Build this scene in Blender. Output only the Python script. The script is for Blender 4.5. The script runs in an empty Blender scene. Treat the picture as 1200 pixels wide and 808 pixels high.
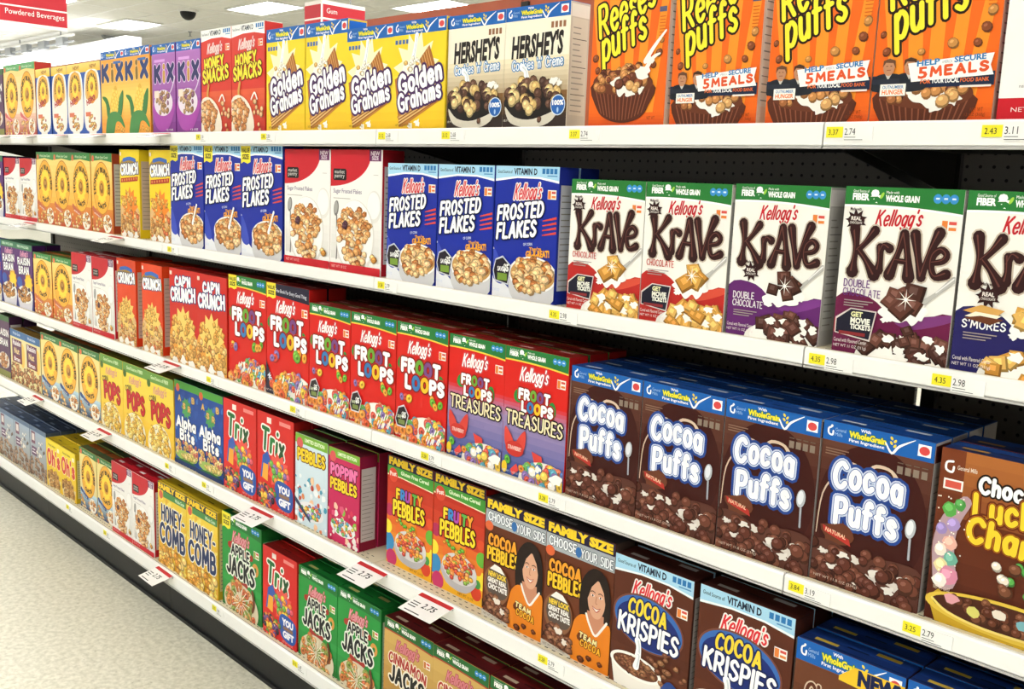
import bpy, math, random
from mathutils import Matrix, Vector

random.seed(11)
SC = bpy.context.scene
COL = SC.collection

# ------------------------------------------------------------------ camera
CAM_Z = 1.60
_yaw, _pitch, _roll = math.radians(-45.64), math.radians(9.39), math.radians(2.28)
_f = Vector((math.sin(_yaw) * math.cos(_pitch), math.cos(_yaw) * math.cos(_pitch), -math.sin(_pitch)))
_r = Vector((math.cos(_yaw), -math.sin(_yaw), 0))
_u = _r.cross(_f)
R_ = _r * math.cos(_roll) + _u * math.sin(_roll)
U_ = -_r * math.sin(_roll) + _u * math.cos(_roll)
cam_data = bpy.data.cameras.new('camera')
cam_data.sensor_width = 36.0
cam_data.lens = 36.0 * 1159.1 / 1200.0
cam_data.clip_start = 0.05
cam_data.clip_end = 200
cam = bpy.data.objects.new('camera', cam_data)
COL.objects.link(cam)
m = Matrix((R_, U_, -_f)).transposed().to_4x4()
m.translation = (0, 0, CAM_Z)
cam.matrix_world = m
SC.camera = cam

# ------------------------------------------------------------------ world, view
SC.view_settings.view_transform = 'Standard'
SC.view_settings.look = 'None'
SC.view_settings.gamma = 1.0
SC.view_settings.use_curve_mapping = False
SC.view_settings.exposure = 0.3
LAMP_STRENGTH = 15.0
world = bpy.data.worlds.new('store_air')
SC.world = world
world.use_nodes = True
world.node_tree.nodes['Background'].inputs['Color'].default_value = (0.9, 0.95, 1, 1)
world.node_tree.nodes['Background'].inputs['Strength'].default_value = 0.05

# ------------------------------------------------------------------ helpers
def lin(c):
    if isinstance(c, str):
        c = c.lstrip('#')
        c = tuple(int(c[i:i + 2], 16) / 255 for i in (0, 2, 4))
    return tuple(x / 12.92 if x <= 0.04045 else ((x + 0.055) / 1.055) ** 2.4 for x in c[:3])


def mat(name, color, rough=0.5, spec=0.4, noise=0.0, scale=40.0, emit=None, metal=0.0, bump=0.0):
    mt = bpy.data.materials.new(name)
    mt.use_nodes = True
    nt = mt.node_tree
    b = nt.nodes['Principled BSDF']
    b.inputs['Roughness'].default_value = rough
    b.inputs['Specular IOR Level'].default_value = spec
    b.inputs['Metallic'].default_value = metal
    c = lin(color)
    if noise or bump:
        tc = nt.nodes.new('ShaderNodeTexCoord')
        nz = nt.nodes.new('ShaderNodeTexNoise')
        nz.inputs['Scale'].default_value = scale
        nz.inputs['Detail'].default_value = 4
        nt.links.new(tc.outputs['Object'], nz.inputs['Vector'])
        rp = nt.nodes.new('ShaderNodeValToRGB')
        rp.color_ramp.elements[0].position = 0.3
        rp.color_ramp.elements[1].position = 0.7
        rp.color_ramp.elements[0].color = tuple(x * (1 - noise) for x in c) + (1,)
        rp.color_ramp.elements[1].color = tuple(min(1, x * (1 + noise)) for x in c) + (1,)
        nt.links.new(nz.outputs['Fac'], rp.inputs['Fac'])
        nt.links.new(rp.outputs['Color'], b.inputs['Base Color'])
        if bump:
            bp = nt.nodes.new('ShaderNodeBump')
            bp.inputs['Strength'].default_value = bump
            bp.inputs['Distance'].default_value = 0.002
            nt.links.new(nz.outputs['Fac'], bp.inputs['Height'])
            nt.links.new(bp.outputs['Normal'], b.inputs['Normal'])
    else:
        b.inputs['Base Color'].default_value = c + (1,)
    if emit:
        b.inputs['Emission Color'].default_value = (0.97, 0.99, 1.0, 1)
        b.inputs['Emission Strength'].default_value = emit
    return mt


def ink_material():
    mt = bpy.data.materials.new('printed_card')
    mt.use_nodes = True
    nt = mt.node_tree
    b = nt.nodes['Principled BSDF']
    at = nt.nodes.new('ShaderNodeAttribute')
    at.attribute_name = 'ink'
    nt.links.new(at.outputs['Color'], b.inputs['Base Color'])
    tc = nt.nodes.new('ShaderNodeTexCoord')
    nz = nt.nodes.new('ShaderNodeTexNoise')
    nz.inputs['Scale'].default_value = 25
    nt.links.new(tc.outputs['Object'], nz.inputs['Vector'])
    mr = nt.nodes.new('ShaderNodeMapRange')
    mr.inputs['To Min'].default_value = 0.34
    mr.inputs['To Max'].default_value = 0.5
    nt.links.new(nz.outputs['Fac'], mr.inputs['Value'])
    nt.links.new(mr.outputs['Result'], b.inputs['Roughness'])
    b.inputs['Specular IOR Level'].default_value = 0.18
    return mt


INK = ink_material()


class MB:
    """collects faces with a colour each; becomes one mesh"""
    def __init__(self):
        self.v, self.f, self.c = [], [], []

    def face(self, pts, c):
        i = len(self.v)
        self.v.extend(pts)
        self.f.append(tuple(range(i, i + len(pts))))
        self.c.append(c)

    def box(self, x0, y0, z0, x1, y1, z1, c=(1, 1, 1)):
        i = len(self.v)
        self.v += [(x0, y0, z0), (x1, y0, z0), (x1, y1, z0), (x0, y1, z0), (x0, y0, z1), (x1, y0, z1), (x1, y1, z1), (x0, y1, z1)]
        for q in ((3, 2, 1, 0), (4, 5, 6, 7), (0, 1, 5, 4), (1, 2, 6, 5), (2, 3, 7, 6), (3, 0, 4, 7)):
            self.f.append(tuple(i + k for k in q))
            self.c.append(c)

    def prism(self, poly, x0, x1, c=(1, 1, 1)):
        """poly in (y, z), extruded along x"""
        n = len(poly)
        i = len(self.v)
        self.v += [(x0, y, z) for y, z in poly] + [(x1, y, z) for y, z in poly]
        self.f.append(tuple(i + k for k in range(n))[::-1])
        self.f.append(tuple(i + n + k for k in range(n)))
        self.c += [c, c]
        for k in range(n):
            k2 = (k + 1) % n
            self.f.append((i + k, i + k2, i + n + k2, i + n + k))
            self.c.append(c)

    def lathe(self, prof, n=24, c=(1, 1, 1)):
        i = len(self.v)
        for rr, z in prof:
            self.v += [(rr * math.cos(2 * math.pi * k / n), rr * math.sin(2 * math.pi * k / n), z) for k in range(n)]
        for j in range(len(prof) - 1):
            for k in range(n):
                k2 = (k + 1) % n
                self.f.append((i + j * n + k, i + j * n + k2, i + (j + 1) * n + k2, i + (j + 1) * n + k))
                self.c.append(c)

    def mesh(self, name, material):
        me = bpy.data.meshes.new(name)
        me.from_pydata(self.v, [], self.f)
        at = me.color_attributes.new('ink', 'FLOAT_COLOR', 'CORNER')
        buf = []
        for f, c in zip(self.f, self.c):
            if isinstance(c, list):
                for cc in c:
                    buf += [cc[0], cc[1], cc[2], 1.0]
            else:
                buf += [c[0], c[1], c[2], 1.0] * len(f)
        at.data.foreach_set('color', buf)
        me.materials.append(material)
        return me


def obj(name, data, parent=None, loc=(0, 0, 0)):
    o = bpy.data.objects.new(name, data)
    COL.objects.link(o)
    o.location = loc
    if parent:
        o.parent = parent
    return o


def tag(o, label=None, cat=None, group=None, kind=None):
    if label:
        o['label'] = label
    if cat:
        o['category'] = cat
    if group:
        o['group'] = group
    if kind:
        o['kind'] = kind
    return o


# ------------------------------------------------------------------ room
M_CEIL = mat('ceiling_tile', '#eceae4', 0.9, 0.1, 0.03, 6)
M_WALL = mat('painted_wall', '#f1f0ea', 0.8, 0.2, 0.02, 3)
M_WHITE = mat('white_enamel', '#f2f1ee', 0.35, 0.5, 0.01, 20)
M_LAMP = mat('lamp_diffuser', '#ffffff', 0.6, 0.2, emit=LAMP_STRENGTH)
M_GREYM = mat('grey_metal', '#8f9294', 0.4, 0.5, 0.05, 30)
M_CREAM = mat('cream_enamel', '#d9cdb0', 0.45, 0.4, 0.03, 30)
M_BLACK = mat('black_enamel', '#0e0f11', 0.45, 0.3, 0.2, 60, bump=0.1)
M_DARK = mat('dark_edge', '#25221f', 0.5, 0.3, 0.1, 60)
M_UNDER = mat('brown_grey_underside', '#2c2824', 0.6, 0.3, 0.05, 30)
M_BROWN = mat('red_brown_panel', '#a3573f', 0.55, 0.3, 0.06, 12)
M_CLEAR = mat('grey_plastic', '#b9b7b4', 0.3, 0.5, 0.02, 30)


def floor_material():
    mt = bpy.data.materials.new('speckled_vinyl_floor')
    mt.use_nodes = True
    nt = mt.node_tree
    b = nt.nodes['Principled BSDF']
    tc = nt.nodes.new('ShaderNodeTexCoord')
    n1 = nt.nodes.new('ShaderNodeTexNoise')
    n1.inputs['Scale'].default_value = 55
    n1.inputs['Detail'].default_value = 5
    n1.inputs['Roughness'].default_value = 0.65
    nt.links.new(tc.outputs['Object'], n1.inputs['Vector'])
    r1 = nt.nodes.new('ShaderNodeValToRGB')
    e = r1.color_ramp.elements
    e[0].position, e[1].position = 0.30, 0.62
    e[0].color = lin('#aeaa96') + (1,)
    e[1].color = lin('#d3cfbe') + (1,)
    nt.links.new(n1.outputs['Fac'], r1.inputs['Fac'])
    v = nt.nodes.new('ShaderNodeTexVoronoi')
    v.inputs['Scale'].default_value = 28
    nt.links.new(tc.outputs['Object'], v.inputs['Vector'])
    r2 = nt.nodes.new('ShaderNodeValToRGB')
    r2.color_ramp.elements[0].position = 0.07
    r2.color_ramp.elements[1].position = 0.12
    r2.color_ramp.elements[0].color = (1, 1, 1, 1)
    r2.color_ramp.elements[1].color = (0, 0, 0, 1)
    nt.links.new(v.outputs['Distance'], r2.inputs['Fac'])
    mx = nt.nodes.new('ShaderNodeMix')
    mx.data_type = 'RGBA'
    mf = nt.nodes.new('ShaderNodeMath')
    mf.operation = 'MULTIPLY'
    mf.inputs[1].default_value = 0.45
    nt.links.new(r2.outputs['Color'], mf.inputs[0])
    nt.links.new(mf.outputs[0], mx.inputs['Factor'])
    nt.links.new(r1.outputs['Color'], mx.inputs['A'])
    mx.inputs['B'].default_value = lin('#7f7a66') + (1,)
    nt.links.new(mx.outputs['Result'], b.inputs['Base Color'])
    b.inputs['Roughness'].default_value = 0.42
    b.inputs['Specular IOR Level'].default_value = 0.35
    return mt


def struct(name, x0, y0, z0, x1, y1, z1, material, label):
    b = MB()
    b.box(x0, y0, z0, x1, y1, z1)
    o = obj(name, b.mesh(name, material))
    tag(o, label, kind='structure')
    return o


RX0, RX1, RY0, RY1, CEIL = -25.0, 9.0, -12.0, 19.0, 4.0
struct('floor', RX0, RY0, -0.1, RX1, RY1, 0.0, floor_material(), 'cream speckled vinyl store floor')
ceiling = struct('ceiling', RX0, RY0, CEIL, RX1, RY1, CEIL + 0.1, M_CEIL, 'pale grey tiled store ceiling')
struct('wall_left', RX0 - 0.1, RY0, 0, RX0, RY1, CEIL, M_WALL, 'white far wall at the end of the store')
struct('wall_back', RX0, RY1, 0, RX1, RY1 + 0.1, CEIL, M_WALL, 'white wall behind the shelves across the store')
struct('wall_right', RX1, RY0, 0, RX1 + 0.1, RY1, CEIL, M_WALL, 'white wall behind the camera on the right')
struct('wall_front', RX0, RY0 - 0.1, 0, RX1, RY0, CEIL, M_WALL, 'white wall behind the camera')
# T-bar grid in the ceiling, where the photograph can see it
gb = MB()
for k in range(13):
    y = 3.6 + k * 0.61
    gb.box(RX0, y - 0.012, CEIL - 0.006, -8, y + 0.012, CEIL + 0.002)
for k in range(15):
    x = RX0 + 0.6 + k * 1.22
    gb.box(x - 0.012, 3.0, CEIL - 0.006, x + 0.012, 12, CEIL + 0.002)
tag(obj('ceiling_grid', gb.mesh('ceiling_grid', M_WHITE), ceiling), kind='structure')

# ceiling troffers
fr = MB()
fr.box(-0.62, -0.32, -0.03, 0.62, -0.29, 0)
fr.box(-0.62, 0.29, -0.03, 0.62, 0.32, 0)
fr.box(-0.62, -0.29, -0.03, -0.59, 0.29, 0)
fr.box(0.59, -0.29, -0.03, 0.62, 0.29, 0)
FRM = fr.mesh('light_frame', M_WHITE)
df = MB()
df.box(-0.59, -0.29, -0.022, 0.59, 0.29, -0.004)
DFM = df.mesh('diffuser', M_LAMP)


def troffer(x, y, label, group=None):
    e = obj('ceiling_light', None, None, (x, y, CEIL))
    tag(e, label, 'ceiling light', group)
    obj('light_frame', FRM, e)
    obj('diffuser', DFM, e)
    return e


troffer(-13.6, 7.9, 'bright ceiling light panel left of the red Gum sign')
troffer(-11.3, 9.25, 'bright ceiling light panel right of the red Gum sign')
troffer(-17.3, 7.45, 'glaring ceiling light panel above the orange corn cereal boxes')
troffer(-16.1, 5.6, 'glaring ceiling light panel beside the red Powdered Beverages sign')
troffer(-19.6, 6.2, 'far ceiling light panel half behind the red Powdered Beverages sign')
for ix in range(13):
    for iy in range(6):
        x, y = -22.5 + ix * 2.44, -3.9 + iy * 2.9
        if x < -8.5 and y > 3.0:
            continue
        troffer(x, y, 'ceiling light panel over the aisles, outside the picture', 'overhead aisle lights')
for k in range(4):  # extra lamps added to push the far wall towards white
    troffer(-23.4, 6.0 + k * 2.2, 'added ceiling light panel brightening the far white wall', 'added far wall lights')

# security dome
dm = obj('dome_camera', None, None, (-14.97, 7.37, CEIL))
tag(dm, 'black half-dome security camera on the ceiling', 'security camera')
b = MB()
b.lathe([(0.16, 0), (0.16, -0.02), (0.125, -0.03), (0.12, -0.03)], 24)
obj('mounting_ring', b.mesh('mounting_ring', M_WHITE), dm)
b = MB()
b.lathe([(0.12 * math.cos(a), -0.03 - 0.12 * math.sin(a)) for a in [i * math.pi / 16 for i in range(9)]], 24)
obj('dome', b.mesh('dome', M_BLACK), dm)
# sprinkler
b = MB()
b.lathe([(0.035, 0), (0.03, -0.02), (0.012, -0.025), (0.012, -0.08), (0.04, -0.085), (0.0, -0.09)], 10)
tag(obj('sprinkler', b.mesh('sprinkler', M_GREYM), None, (-17.2, 8.5, CEIL)), 'small metal sprinkler head on the ceiling above the purple boxes', 'sprinkler')

# hanging rail of the far department with its pole
hr = obj('hanging_rail', None, None, (-21.3, 7.1, 3.83))
tag(hr, 'grey metal light rail hanging under the ceiling at far left', 'light rail')
b = MB()
b.box(-3.4, -0.03, 0.05, 2.4, 0.03, 0.09)
obj('top_bar', b.mesh('top_bar', M_WHITE), hr)
b = MB()
b.box(-3.4, -0.02, -0.06, 2.4, 0.02, -0.03)
obj('lower_bar', b.mesh('lower_bar', M_GREYM), hr)
b = MB()
b.box(-0.17, -0.05, -0.1, 0.17, 0.05, 0.05)
cl = b.mesh('rail_clip', M_GREYM)
for k in range(6):
    obj('rail_clip', cl, hr, (-2.9 + k * 0.95, 0, 0))
b = MB()
b.box(-0.01, -0.01, 0.09, 0.01, 0.01, 0.17)
cl = b.mesh('hanger', M_GREYM)
for k in range(3):
    obj('hanger', cl, hr, (-2.6 + k * 2.2, 0, 0))
ps = obj('support_post', None, None, (-19.1, 8.0, 0))
tag(ps, 'thin white post with flared grey top below the glaring light', 'post')
b = MB()
b.box(-0.05, -0.05, 0, 0.05, 0.05, 3.85)
obj('post_shaft', b.mesh('post_shaft', M_WHITE), ps)
b = MB()
b.prism([(-0.3, 3.98), (-0.28, 3.94), (-0.08, 3.82), (0.08, 3.82), (0.28, 3.94), (0.3, 3.98)], -0.05, 0.05)
obj('post_head', b.mesh('post_head', M_GREYM), ps)

# added glowing panel, its emission stands in for white glare at far left
M_GLOW = mat('added_glow', '#ffffff', 0.6, 0.2, emit=1.6)
lh = obj('added_glow_board', None, None, (-20.6, 7.3, 2.3))
tag(lh, 'long added glowing white panel far behind the top shelf, left', 'added glow panel')
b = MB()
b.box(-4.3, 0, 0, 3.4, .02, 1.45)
obj('glow_panel', b.mesh('glow_panel', M_GLOW), lh)
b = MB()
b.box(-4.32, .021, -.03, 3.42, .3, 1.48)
obj('glow_panel_case', b.mesh('glow_panel_case', M_WHITE), lh)

# ------------------------------------------------------------------ art kit
_gc = {}


def glyph_tris(s, bold, space=1.0):
    k = (s, round(bold, 4), space)
    if k not in _gc:
        c = bpy.data.curves.new('t', 'FONT')
        c.body, c.offset, c.resolution_u, c.fill_mode, c.space_character = s, bold, 2, 'FRONT', space
        o = bpy.data.objects.new('t', c)
        me = o.to_mesh()
        vs = [(v.co.x, v.co.y) for v in me.vertices]
        fs = [tuple(p.vertices) for p in me.polygons]
        o.to_mesh_clear()
        bpy.data.objects.remove(o)
        bpy.data.curves.remove(c)
        _gc[k] = (vs, fs)
    return _gc[k]


def _el(cx, cy, rx, ry, n=11):
    return [(cx + rx * math.sin(2 * math.pi * i / n), cy + ry * math.cos(2 * math.pi * i / n)) for i in range(n + 1)]


# stroke alphabet: (width, [(smooth?, points)...]); cap height 1, x height .65
G = {
 'A': (.7, [(0, [(0, 0), (.35, 1), (.7, 0)]), (0, [(.13, .33), (.57, .33)])]),
 'B': (.57, [(0, [(0, 0), (0, 1)]), (1, [(0, 1), (.4, .97), (.5, .76), (.38, .56), (0, .53)]), (1, [(0, .53), (.45, .5), (.57, .27), (.43, .03), (0, 0)])]),
 'C': (.62, [(1, [(.62, .83), (.4, 1), (.12, .85), (0, .5), (.12, .15), (.4, 0), (.62, .17)])]),
 'D': (.62, [(0, [(0, 0), (0, 1)]), (1, [(0, 1), (.4, .93), (.62, .5), (.4, .07), (0, 0)])]),
 'E': (.5, [(0, [(.5, 1), (0, 1), (0, 0), (.5, 0)]), (0, [(0, .52), (.42, .52)])]),
 'F': (.5, [(0, [(.5, 1), (0, 1), (0, 0)]), (0, [(0, .52), (.42, .52)])]),
 'G': (.64, [(1, [(.62, .83), (.4, 1), (.12, .85), (0, .5), (.12, .15), (.4, 0), (.62, .12)]), (0, [(.64, .1), (.64, .45), (.4, .45)])]),
 'H': (.6, [(0, [(0, 0), (0, 1)]), (0, [(.6, 0), (.6, 1)]), (0, [(0, .5), (.6, .5)])]),
 'I': (.02, [(0, [(.01, 0), (.01, 1)])]),
 'J': (.45, [(1, [(.45, 1), (.45, .5), (.44, .2), (.25, 0), (0, .18)])]),
 'K': (.6, [(0, [(0, 0), (0, 1)]), (0, [(.55, 1), (.02, .45)]), (0, [(.18, .58), (.6, 0)])]),
 'L': (.5, [(0, [(0, 1), (0, 0), (.5, 0)])]),
 'M': (.8, [(0, [(0, 0), (.08, 1), (.4, .3), (.72, 1), (.8, 0)])]),
 'N': (.6, [(0, [(0, 0), (0, 1), (.6, 0), (.6, 1)])]),
 'O': (.68, [(1, _el(.34, .5, .34, .5))]),
 'P': (.55, [(0, [(0, 0), (0, 1)]), (1, [(0, 1), (.42, .97), (.55, .73), (.42, .48), (0, .45)])]),
 'R': (.6, [(0, [(0, 0), (0, 1)]), (1, [(0, 1), (.42, .97), (.55, .73), (.42, .48), (0, .45)]), (0, [(.25, .46), (.6, 0)])]),
 'S': (.55, [(1, [(.52, .83), (.28, 1), (.04, .84), (.1, .62), (.4, .45), (.55, .24), (.35, .02), (.12, .02), (0, .17)])]),
 'T': (.64, [(0, [(0, 1), (.64, 1)]), (0, [(.32, 1), (.32, 0)])]),
 'U': (.6, [(1, [(0, 1), (0, .35), (.08, .08), (.3, 0), (.52, .08), (.6, .35), (.6, 1)])]),
 'V': (.66, [(0, [(0, 1), (.33, 0), (.66, 1)])]),
 'W': (.84, [(0, [(0, 1), (.2, 0), (.42, .75), (.64, 0), (.84, 1)])]),
 'X': (.6, [(0, [(0, 1), (.6, 0)]), (0, [(.6, 1), (0, 0)])]),
 'Y': (.64, [(0, [(0, 1), (.32, .5), (.64, 1)]), (0, [(.32, .5), (.32, 0)])]),
 'Z': (.55, [(0, [(0, 1), (.55, 1), (0, 0), (.55, 0)])]),
 'a': (.43, [(1, [(.42, .5), (.22, .65), (.03, .5), (0, .28), (.12, .02), (.3, .05), (.42, .25)]), (0, [(.43, .62), (.43, 0)])]),
 'b': (.44, [(0, [(0, 1), (0, 0)]), (1, [(0, .45), (.2, .65), (.42, .5), (.44, .25), (.28, 0), (.03, .06)])]),
 'c': (.43, [(1, [(.42, .52), (.24, .65), (.04, .5), (0, .3), (.08, .06), (.26, 0), (.43, .12)])]),
 'd': (.44, [(0, [(.44, 1), (.44, 0)]), (1, [(.44, .45), (.24, .65), (.02, .5), (0, .25), (.16, 0), (.41, .06)])]),
 'e': (.44, [(1, [(.02, .33), (.42, .36), (.38, .58), (.2, .65), (.03, .5), (0, .25), (.14, .02), (.3, 0), (.44, .12)])]),
 'f': (.34, [(1, [(.36, .92), (.24, 1.02), (.13, .88), (.12, .6), (.12, 0)]), (0, [(0, .6), (.32, .6)])]),
 'g': (.43, [(1, [(.42, .5), (.22, .65), (.03, .5), (0, .28), (.12, .02), (.3, .05), (.42, .25)]), (1, [(.43, .62), (.43, 0), (.35, -.25), (.15, -.28), (.02, -.16)])]),
 'h': (.4, [(0, [(0, 1), (0, 0)]), (1, [(0, .4), (.18, .64), (.36, .55), (.4, .35), (.4, 0)])]),
 'i': (.02, [(0, [(.01, .54), (.01, 0)]), (0, [(.01, .98), (.01, 1.0)])]),
 'k': (.42, [(0, [(0, 1), (0, 0)]), (0, [(.38, .62), (.02, .25)]), (0, [(.14, .36), (.42, 0)])]),
 'l': (.02, [(0, [(.01, 1), (.01, 0)])]),
 'm': (.56, [(0, [(0, .62), (0, 0)]), (1, [(0, .4), (.14, .64), (.28, .5), (.28, 0)]), (1, [(.28, .4), (.42, .64), (.56, .5), (.56, 0)])]),
 'n': (.38, [(0, [(0, .62), (0, 0)]), (1, [(0, .4), (.18, .64), (.36, .52), (.38, 0)])]),
 'o': (.48, [(1, _el(.24, .33, .24, .33))]),
 'p': (.44, [(0, [(0, .62), (0, -.34)]), (1, [(0, .45), (.2, .65), (.42, .5), (.44, .25), (.28, 0), (.03, .06)])]),
 'r': (.3, [(0, [(0, .62), (0, 0)]), (1, [(0, .38), (.12, .6), (.3, .6)])]),
 's': (.37, [(1, [(.36, .52), (.2, .65), (.04, .54), (.08, .38), (.28, .28), (.37, .13), (.22, 0), (0, .1)])]),
 't': (.36, [(1, [(.14, .95), (.14, .2), (.22, .02), (.36, .08)]), (0, [(0, .64), (.32, .64)])]),
 'u': (.41, [(1, [(0, .62), (0, .2), (.1, .02), (.26, .02), (.4, .2)]), (0, [(.41, .62), (.41, 0)])]),
 'v': (.4, [(0, [(0, .62), (.2, 0), (.4, .62)])]),
 'x': (.38, [(0, [(0, .62), (.38, 0)]), (0, [(.38, .62), (0, 0)])]),
 'y': (.4, [(0, [(0, .62), (.2, .05)]), (0, [(.4, .62), (.1, -.3)])]),
 "'": (.02, [(0, [(.01, 1), (.01, .82)])]),
 '-': (.3, [(0, [(0, .4), (.3, .4)])]),
 '!': (.02, [(0, [(.01, 1), (.01, .3)]), (0, [(.01, .05), (.01, .03)])]),
 ' ': (.3, []),
}


def smooth(pts, n=4):
    if len(pts) < 3:
        return pts
    out = []
    P = [pts[0]] + list(pts) + [pts[-1]]
    if pts[0] == pts[-1]:
        P[0], P[-1] = pts[-2], pts[1]
    for i in range(1, len(P) - 2):
        p0, p1, p2, p3 = P[i - 1], P[i], P[i + 1], P[i + 2]
        for k in range(n):
            t = k / n
            out.append(tuple(0.5 * (2 * p1[j] + (p2[j] - p0[j]) * t + (2 * p0[j] - 5 * p1[j] + 4 * p2[j] - p3[j]) * t * t
                                    + (3 * p1[j] - p0[j] - 3 * p2[j] + p3[j]) * t ** 3) for j in (0, 1)))
    out.append(pts[-1])
    return out


def clip_poly(pts, x0, y0, x1, y1):
    for ax, lim, sg in ((0, x0, 1), (0, x1, -1), (1, y0, 1), (1, y1, -1)):
        if not pts:
            return pts
        out = []
        for i in range(len(pts)):
            a, b = pts[i - 1], pts[i]
            ia, ib = (a[ax] - lim) * sg >= 0, (b[ax] - lim) * sg >= 0
            if ia != ib:
                t = (lim - a[ax]) / (b[ax] - a[ax])
                out.append((a[0] + (b[0] - a[0]) * t, a[1] + (b[1] - a[1]) * t))
            if ib:
                out.append(b)
        pts = out
    return pts


class Art:
    """flat print for a carton: front is 1 wide and H high; parts by name"""
    STEP = 1.4e-5

    def __init__(self, w, h, d, seed=1):
        self.w, self.h, self.d = w, h, d
        self.H, self.Dp = h / w, d / w
        self.parts = {}
        self.side = 'front'
        self.lv = {'front': 0, 'right': 0, 'top': 0}
        self.cur = 'front_artwork'
        self.rnd = random.Random(seed)
        self.tw = None
        self.suf, self.nw = '', 0

    def part(self, n, side='front'):
        self.cur, self.side = n, side
        return self

    def _lim(self):
        return {'front': (0, 0, 1, self.H), 'right': (0, 0, self.Dp, self.H), 'top': (0, 0, 1, self.Dp)}[self.side]

    def _emit(self, polys, c, dl=1.0, subs=None):
        off = off0 = 2.5e-4 + (self.lv[self.side] + 1) * self.STEP
        self.lv[self.side] += dl + (max(subs) * 4e-6 / self.STEP if subs else 0)
        mb = self.parts.setdefault(self.cur + self.suf, MB())
        x0, y0, x1, y1 = self._lim()
        if isinstance(c, str):
            c = lin(c)
        for pi, pts in enumerate(polys):
            if subs:
                off = off0 + subs[pi] * 4e-6
            if self.tw:
                pts = [self.tw(*q) for q in pts]
            if any(q[0] < x0 or q[0] > x1 or q[1] < y0 or q[1] > y1 for q in pts):
                pts = clip_poly(list(pts), x0, y0, x1, y1)
            if len(pts) < 3:
                continue
            W = self.w
            if self.side == 'front':
                vs = [((u - .5) * W, -self.d / 2 - off, v * W) for u, v in pts]
            elif self.side == 'right':
                vs = [(W / 2 + off, -self.d / 2 + u * W, v * W) for u, v in pts]
            else:
                vs = [((u - .5) * W, -self.d / 2 + v * W, self.h + off) for u, v in pts]
            mb.face(vs, c)

    # --- shapes
    def rect(self, x0, y0, x1, y1, c):
        self._emit([[(x0, y0), (x1, y0), (x1, y1), (x0, y1)]], c)

    def grad(self, x0, y0, x1, y1, c0, c1, n=8):
        """printed blend from c0 (bottom) to c1 (top)"""
        a, b = lin(c0), lin(c1)
        for i in range(n):
            t = (i + .5) / n
            ya, yb = y0 + (y1 - y0) * i / n, y0 + (y1 - y0) * (i + 1) / n
            self._emit([[(x0, ya), (x1, ya), (x1, yb), (x0, yb)]], tuple(p + (q - p) * t for p, q in zip(a, b)), 1 if i == n - 1 else 0)

    def poly(self, pts, c, sm=False):
        self._emit([smooth(pts + [pts[0]], 4)[:-1] if sm else pts], c)

    def ell(self, cx, cy, rx, ry, c, n=28, rot=0, dl=1.0):
        cr, sr = math.cos(rot), math.sin(rot)
        self._emit([[(cx + rx * math.cos(t) * cr - ry * math.sin(t) * sr, cy + rx * math.cos(t) * sr + ry * math.sin(t) * cr)
                     for t in [2 * math.pi * i / n for i in range(n)]]], c, dl)

    def ring(self, cx, cy, ro, ri, c, n=24, ry=1.0):
        P = []
        for i in range(n):
            a, b = 2 * math.pi * i / n, 2 * math.pi * (i + 1) / n
            P.append([(cx + ro * math.cos(a), cy + ry * ro * math.sin(a)), (cx + ro * math.cos(b), cy + ry * ro * math.sin(b)),
                      (cx + ri * math.cos(b), cy + ry * ri * math.sin(b)), (cx + ri * math.cos(a), cy + ry * ri * math.sin(a))])
        self._emit(P, c)

    def star(self, cx, cy, ro, ri, n, c, rot=0, ry=1.0):
        self._emit([[(cx + (ro if i % 2 == 0 else ri) * math.cos(rot + math.pi * i / n), cy + ry * (ro if i % 2 == 0 else ri) * math.sin(rot + math.pi * i / n))
                     for i in range(2 * n)]], c)

    def blob(self, cx, cy, r, c, n=9, jag=.25, ry=1.0, dl=1.0):
        R = self.rnd
        self._emit([[(cx + r * (1 + R.uniform(-jag, jag)) * math.cos(t), cy + ry * r * (1 + R.uniform(-jag, jag)) * math.sin(t))
                     for t in [2 * math.pi * i / n for i in range(n)]]], c, dl)

    def _ribbon(self, pts, w):
        """pts list of (x,y); w width (number or list) -> quads and round ends"""
        n = len(pts)
        ws = w if isinstance(w, list) else [w] * n
        P = []
        L, Rr = [], []
        for i in range(n):
            a, b = pts[max(0, i - 1)], pts[min(n - 1, i + 1)]
            if pts[0] == pts[-1] and i in (0, n - 1):
                a, b = pts[-2], pts[1]
            dx, dy = b[0] - a[0], b[1] - a[1]
            q = math.hypot(dx, dy) or 1
            nx, ny = -dy / q * ws[i] / 2, dx / q * ws[i] / 2
            L.append((pts[i][0] + nx, pts[i][1] + ny))
            Rr.append((pts[i][0] - nx, pts[i][1] - ny))
        for i in range(n - 1):
            P.append([L[i], Rr[i], Rr[i + 1], L[i + 1]])
        return P, ws

    def stroke(self, pts, w, c, sm=True, caps=True, dl=1.0):
        P = self._stroke_polys(pts, w, sm, caps)
        self._emit(P, c, dl, [i % 2 for i in range(len(P) - 2)] + [2, 3] if len(P) > 2 else [0, 2, 3][:len(P)])

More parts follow.
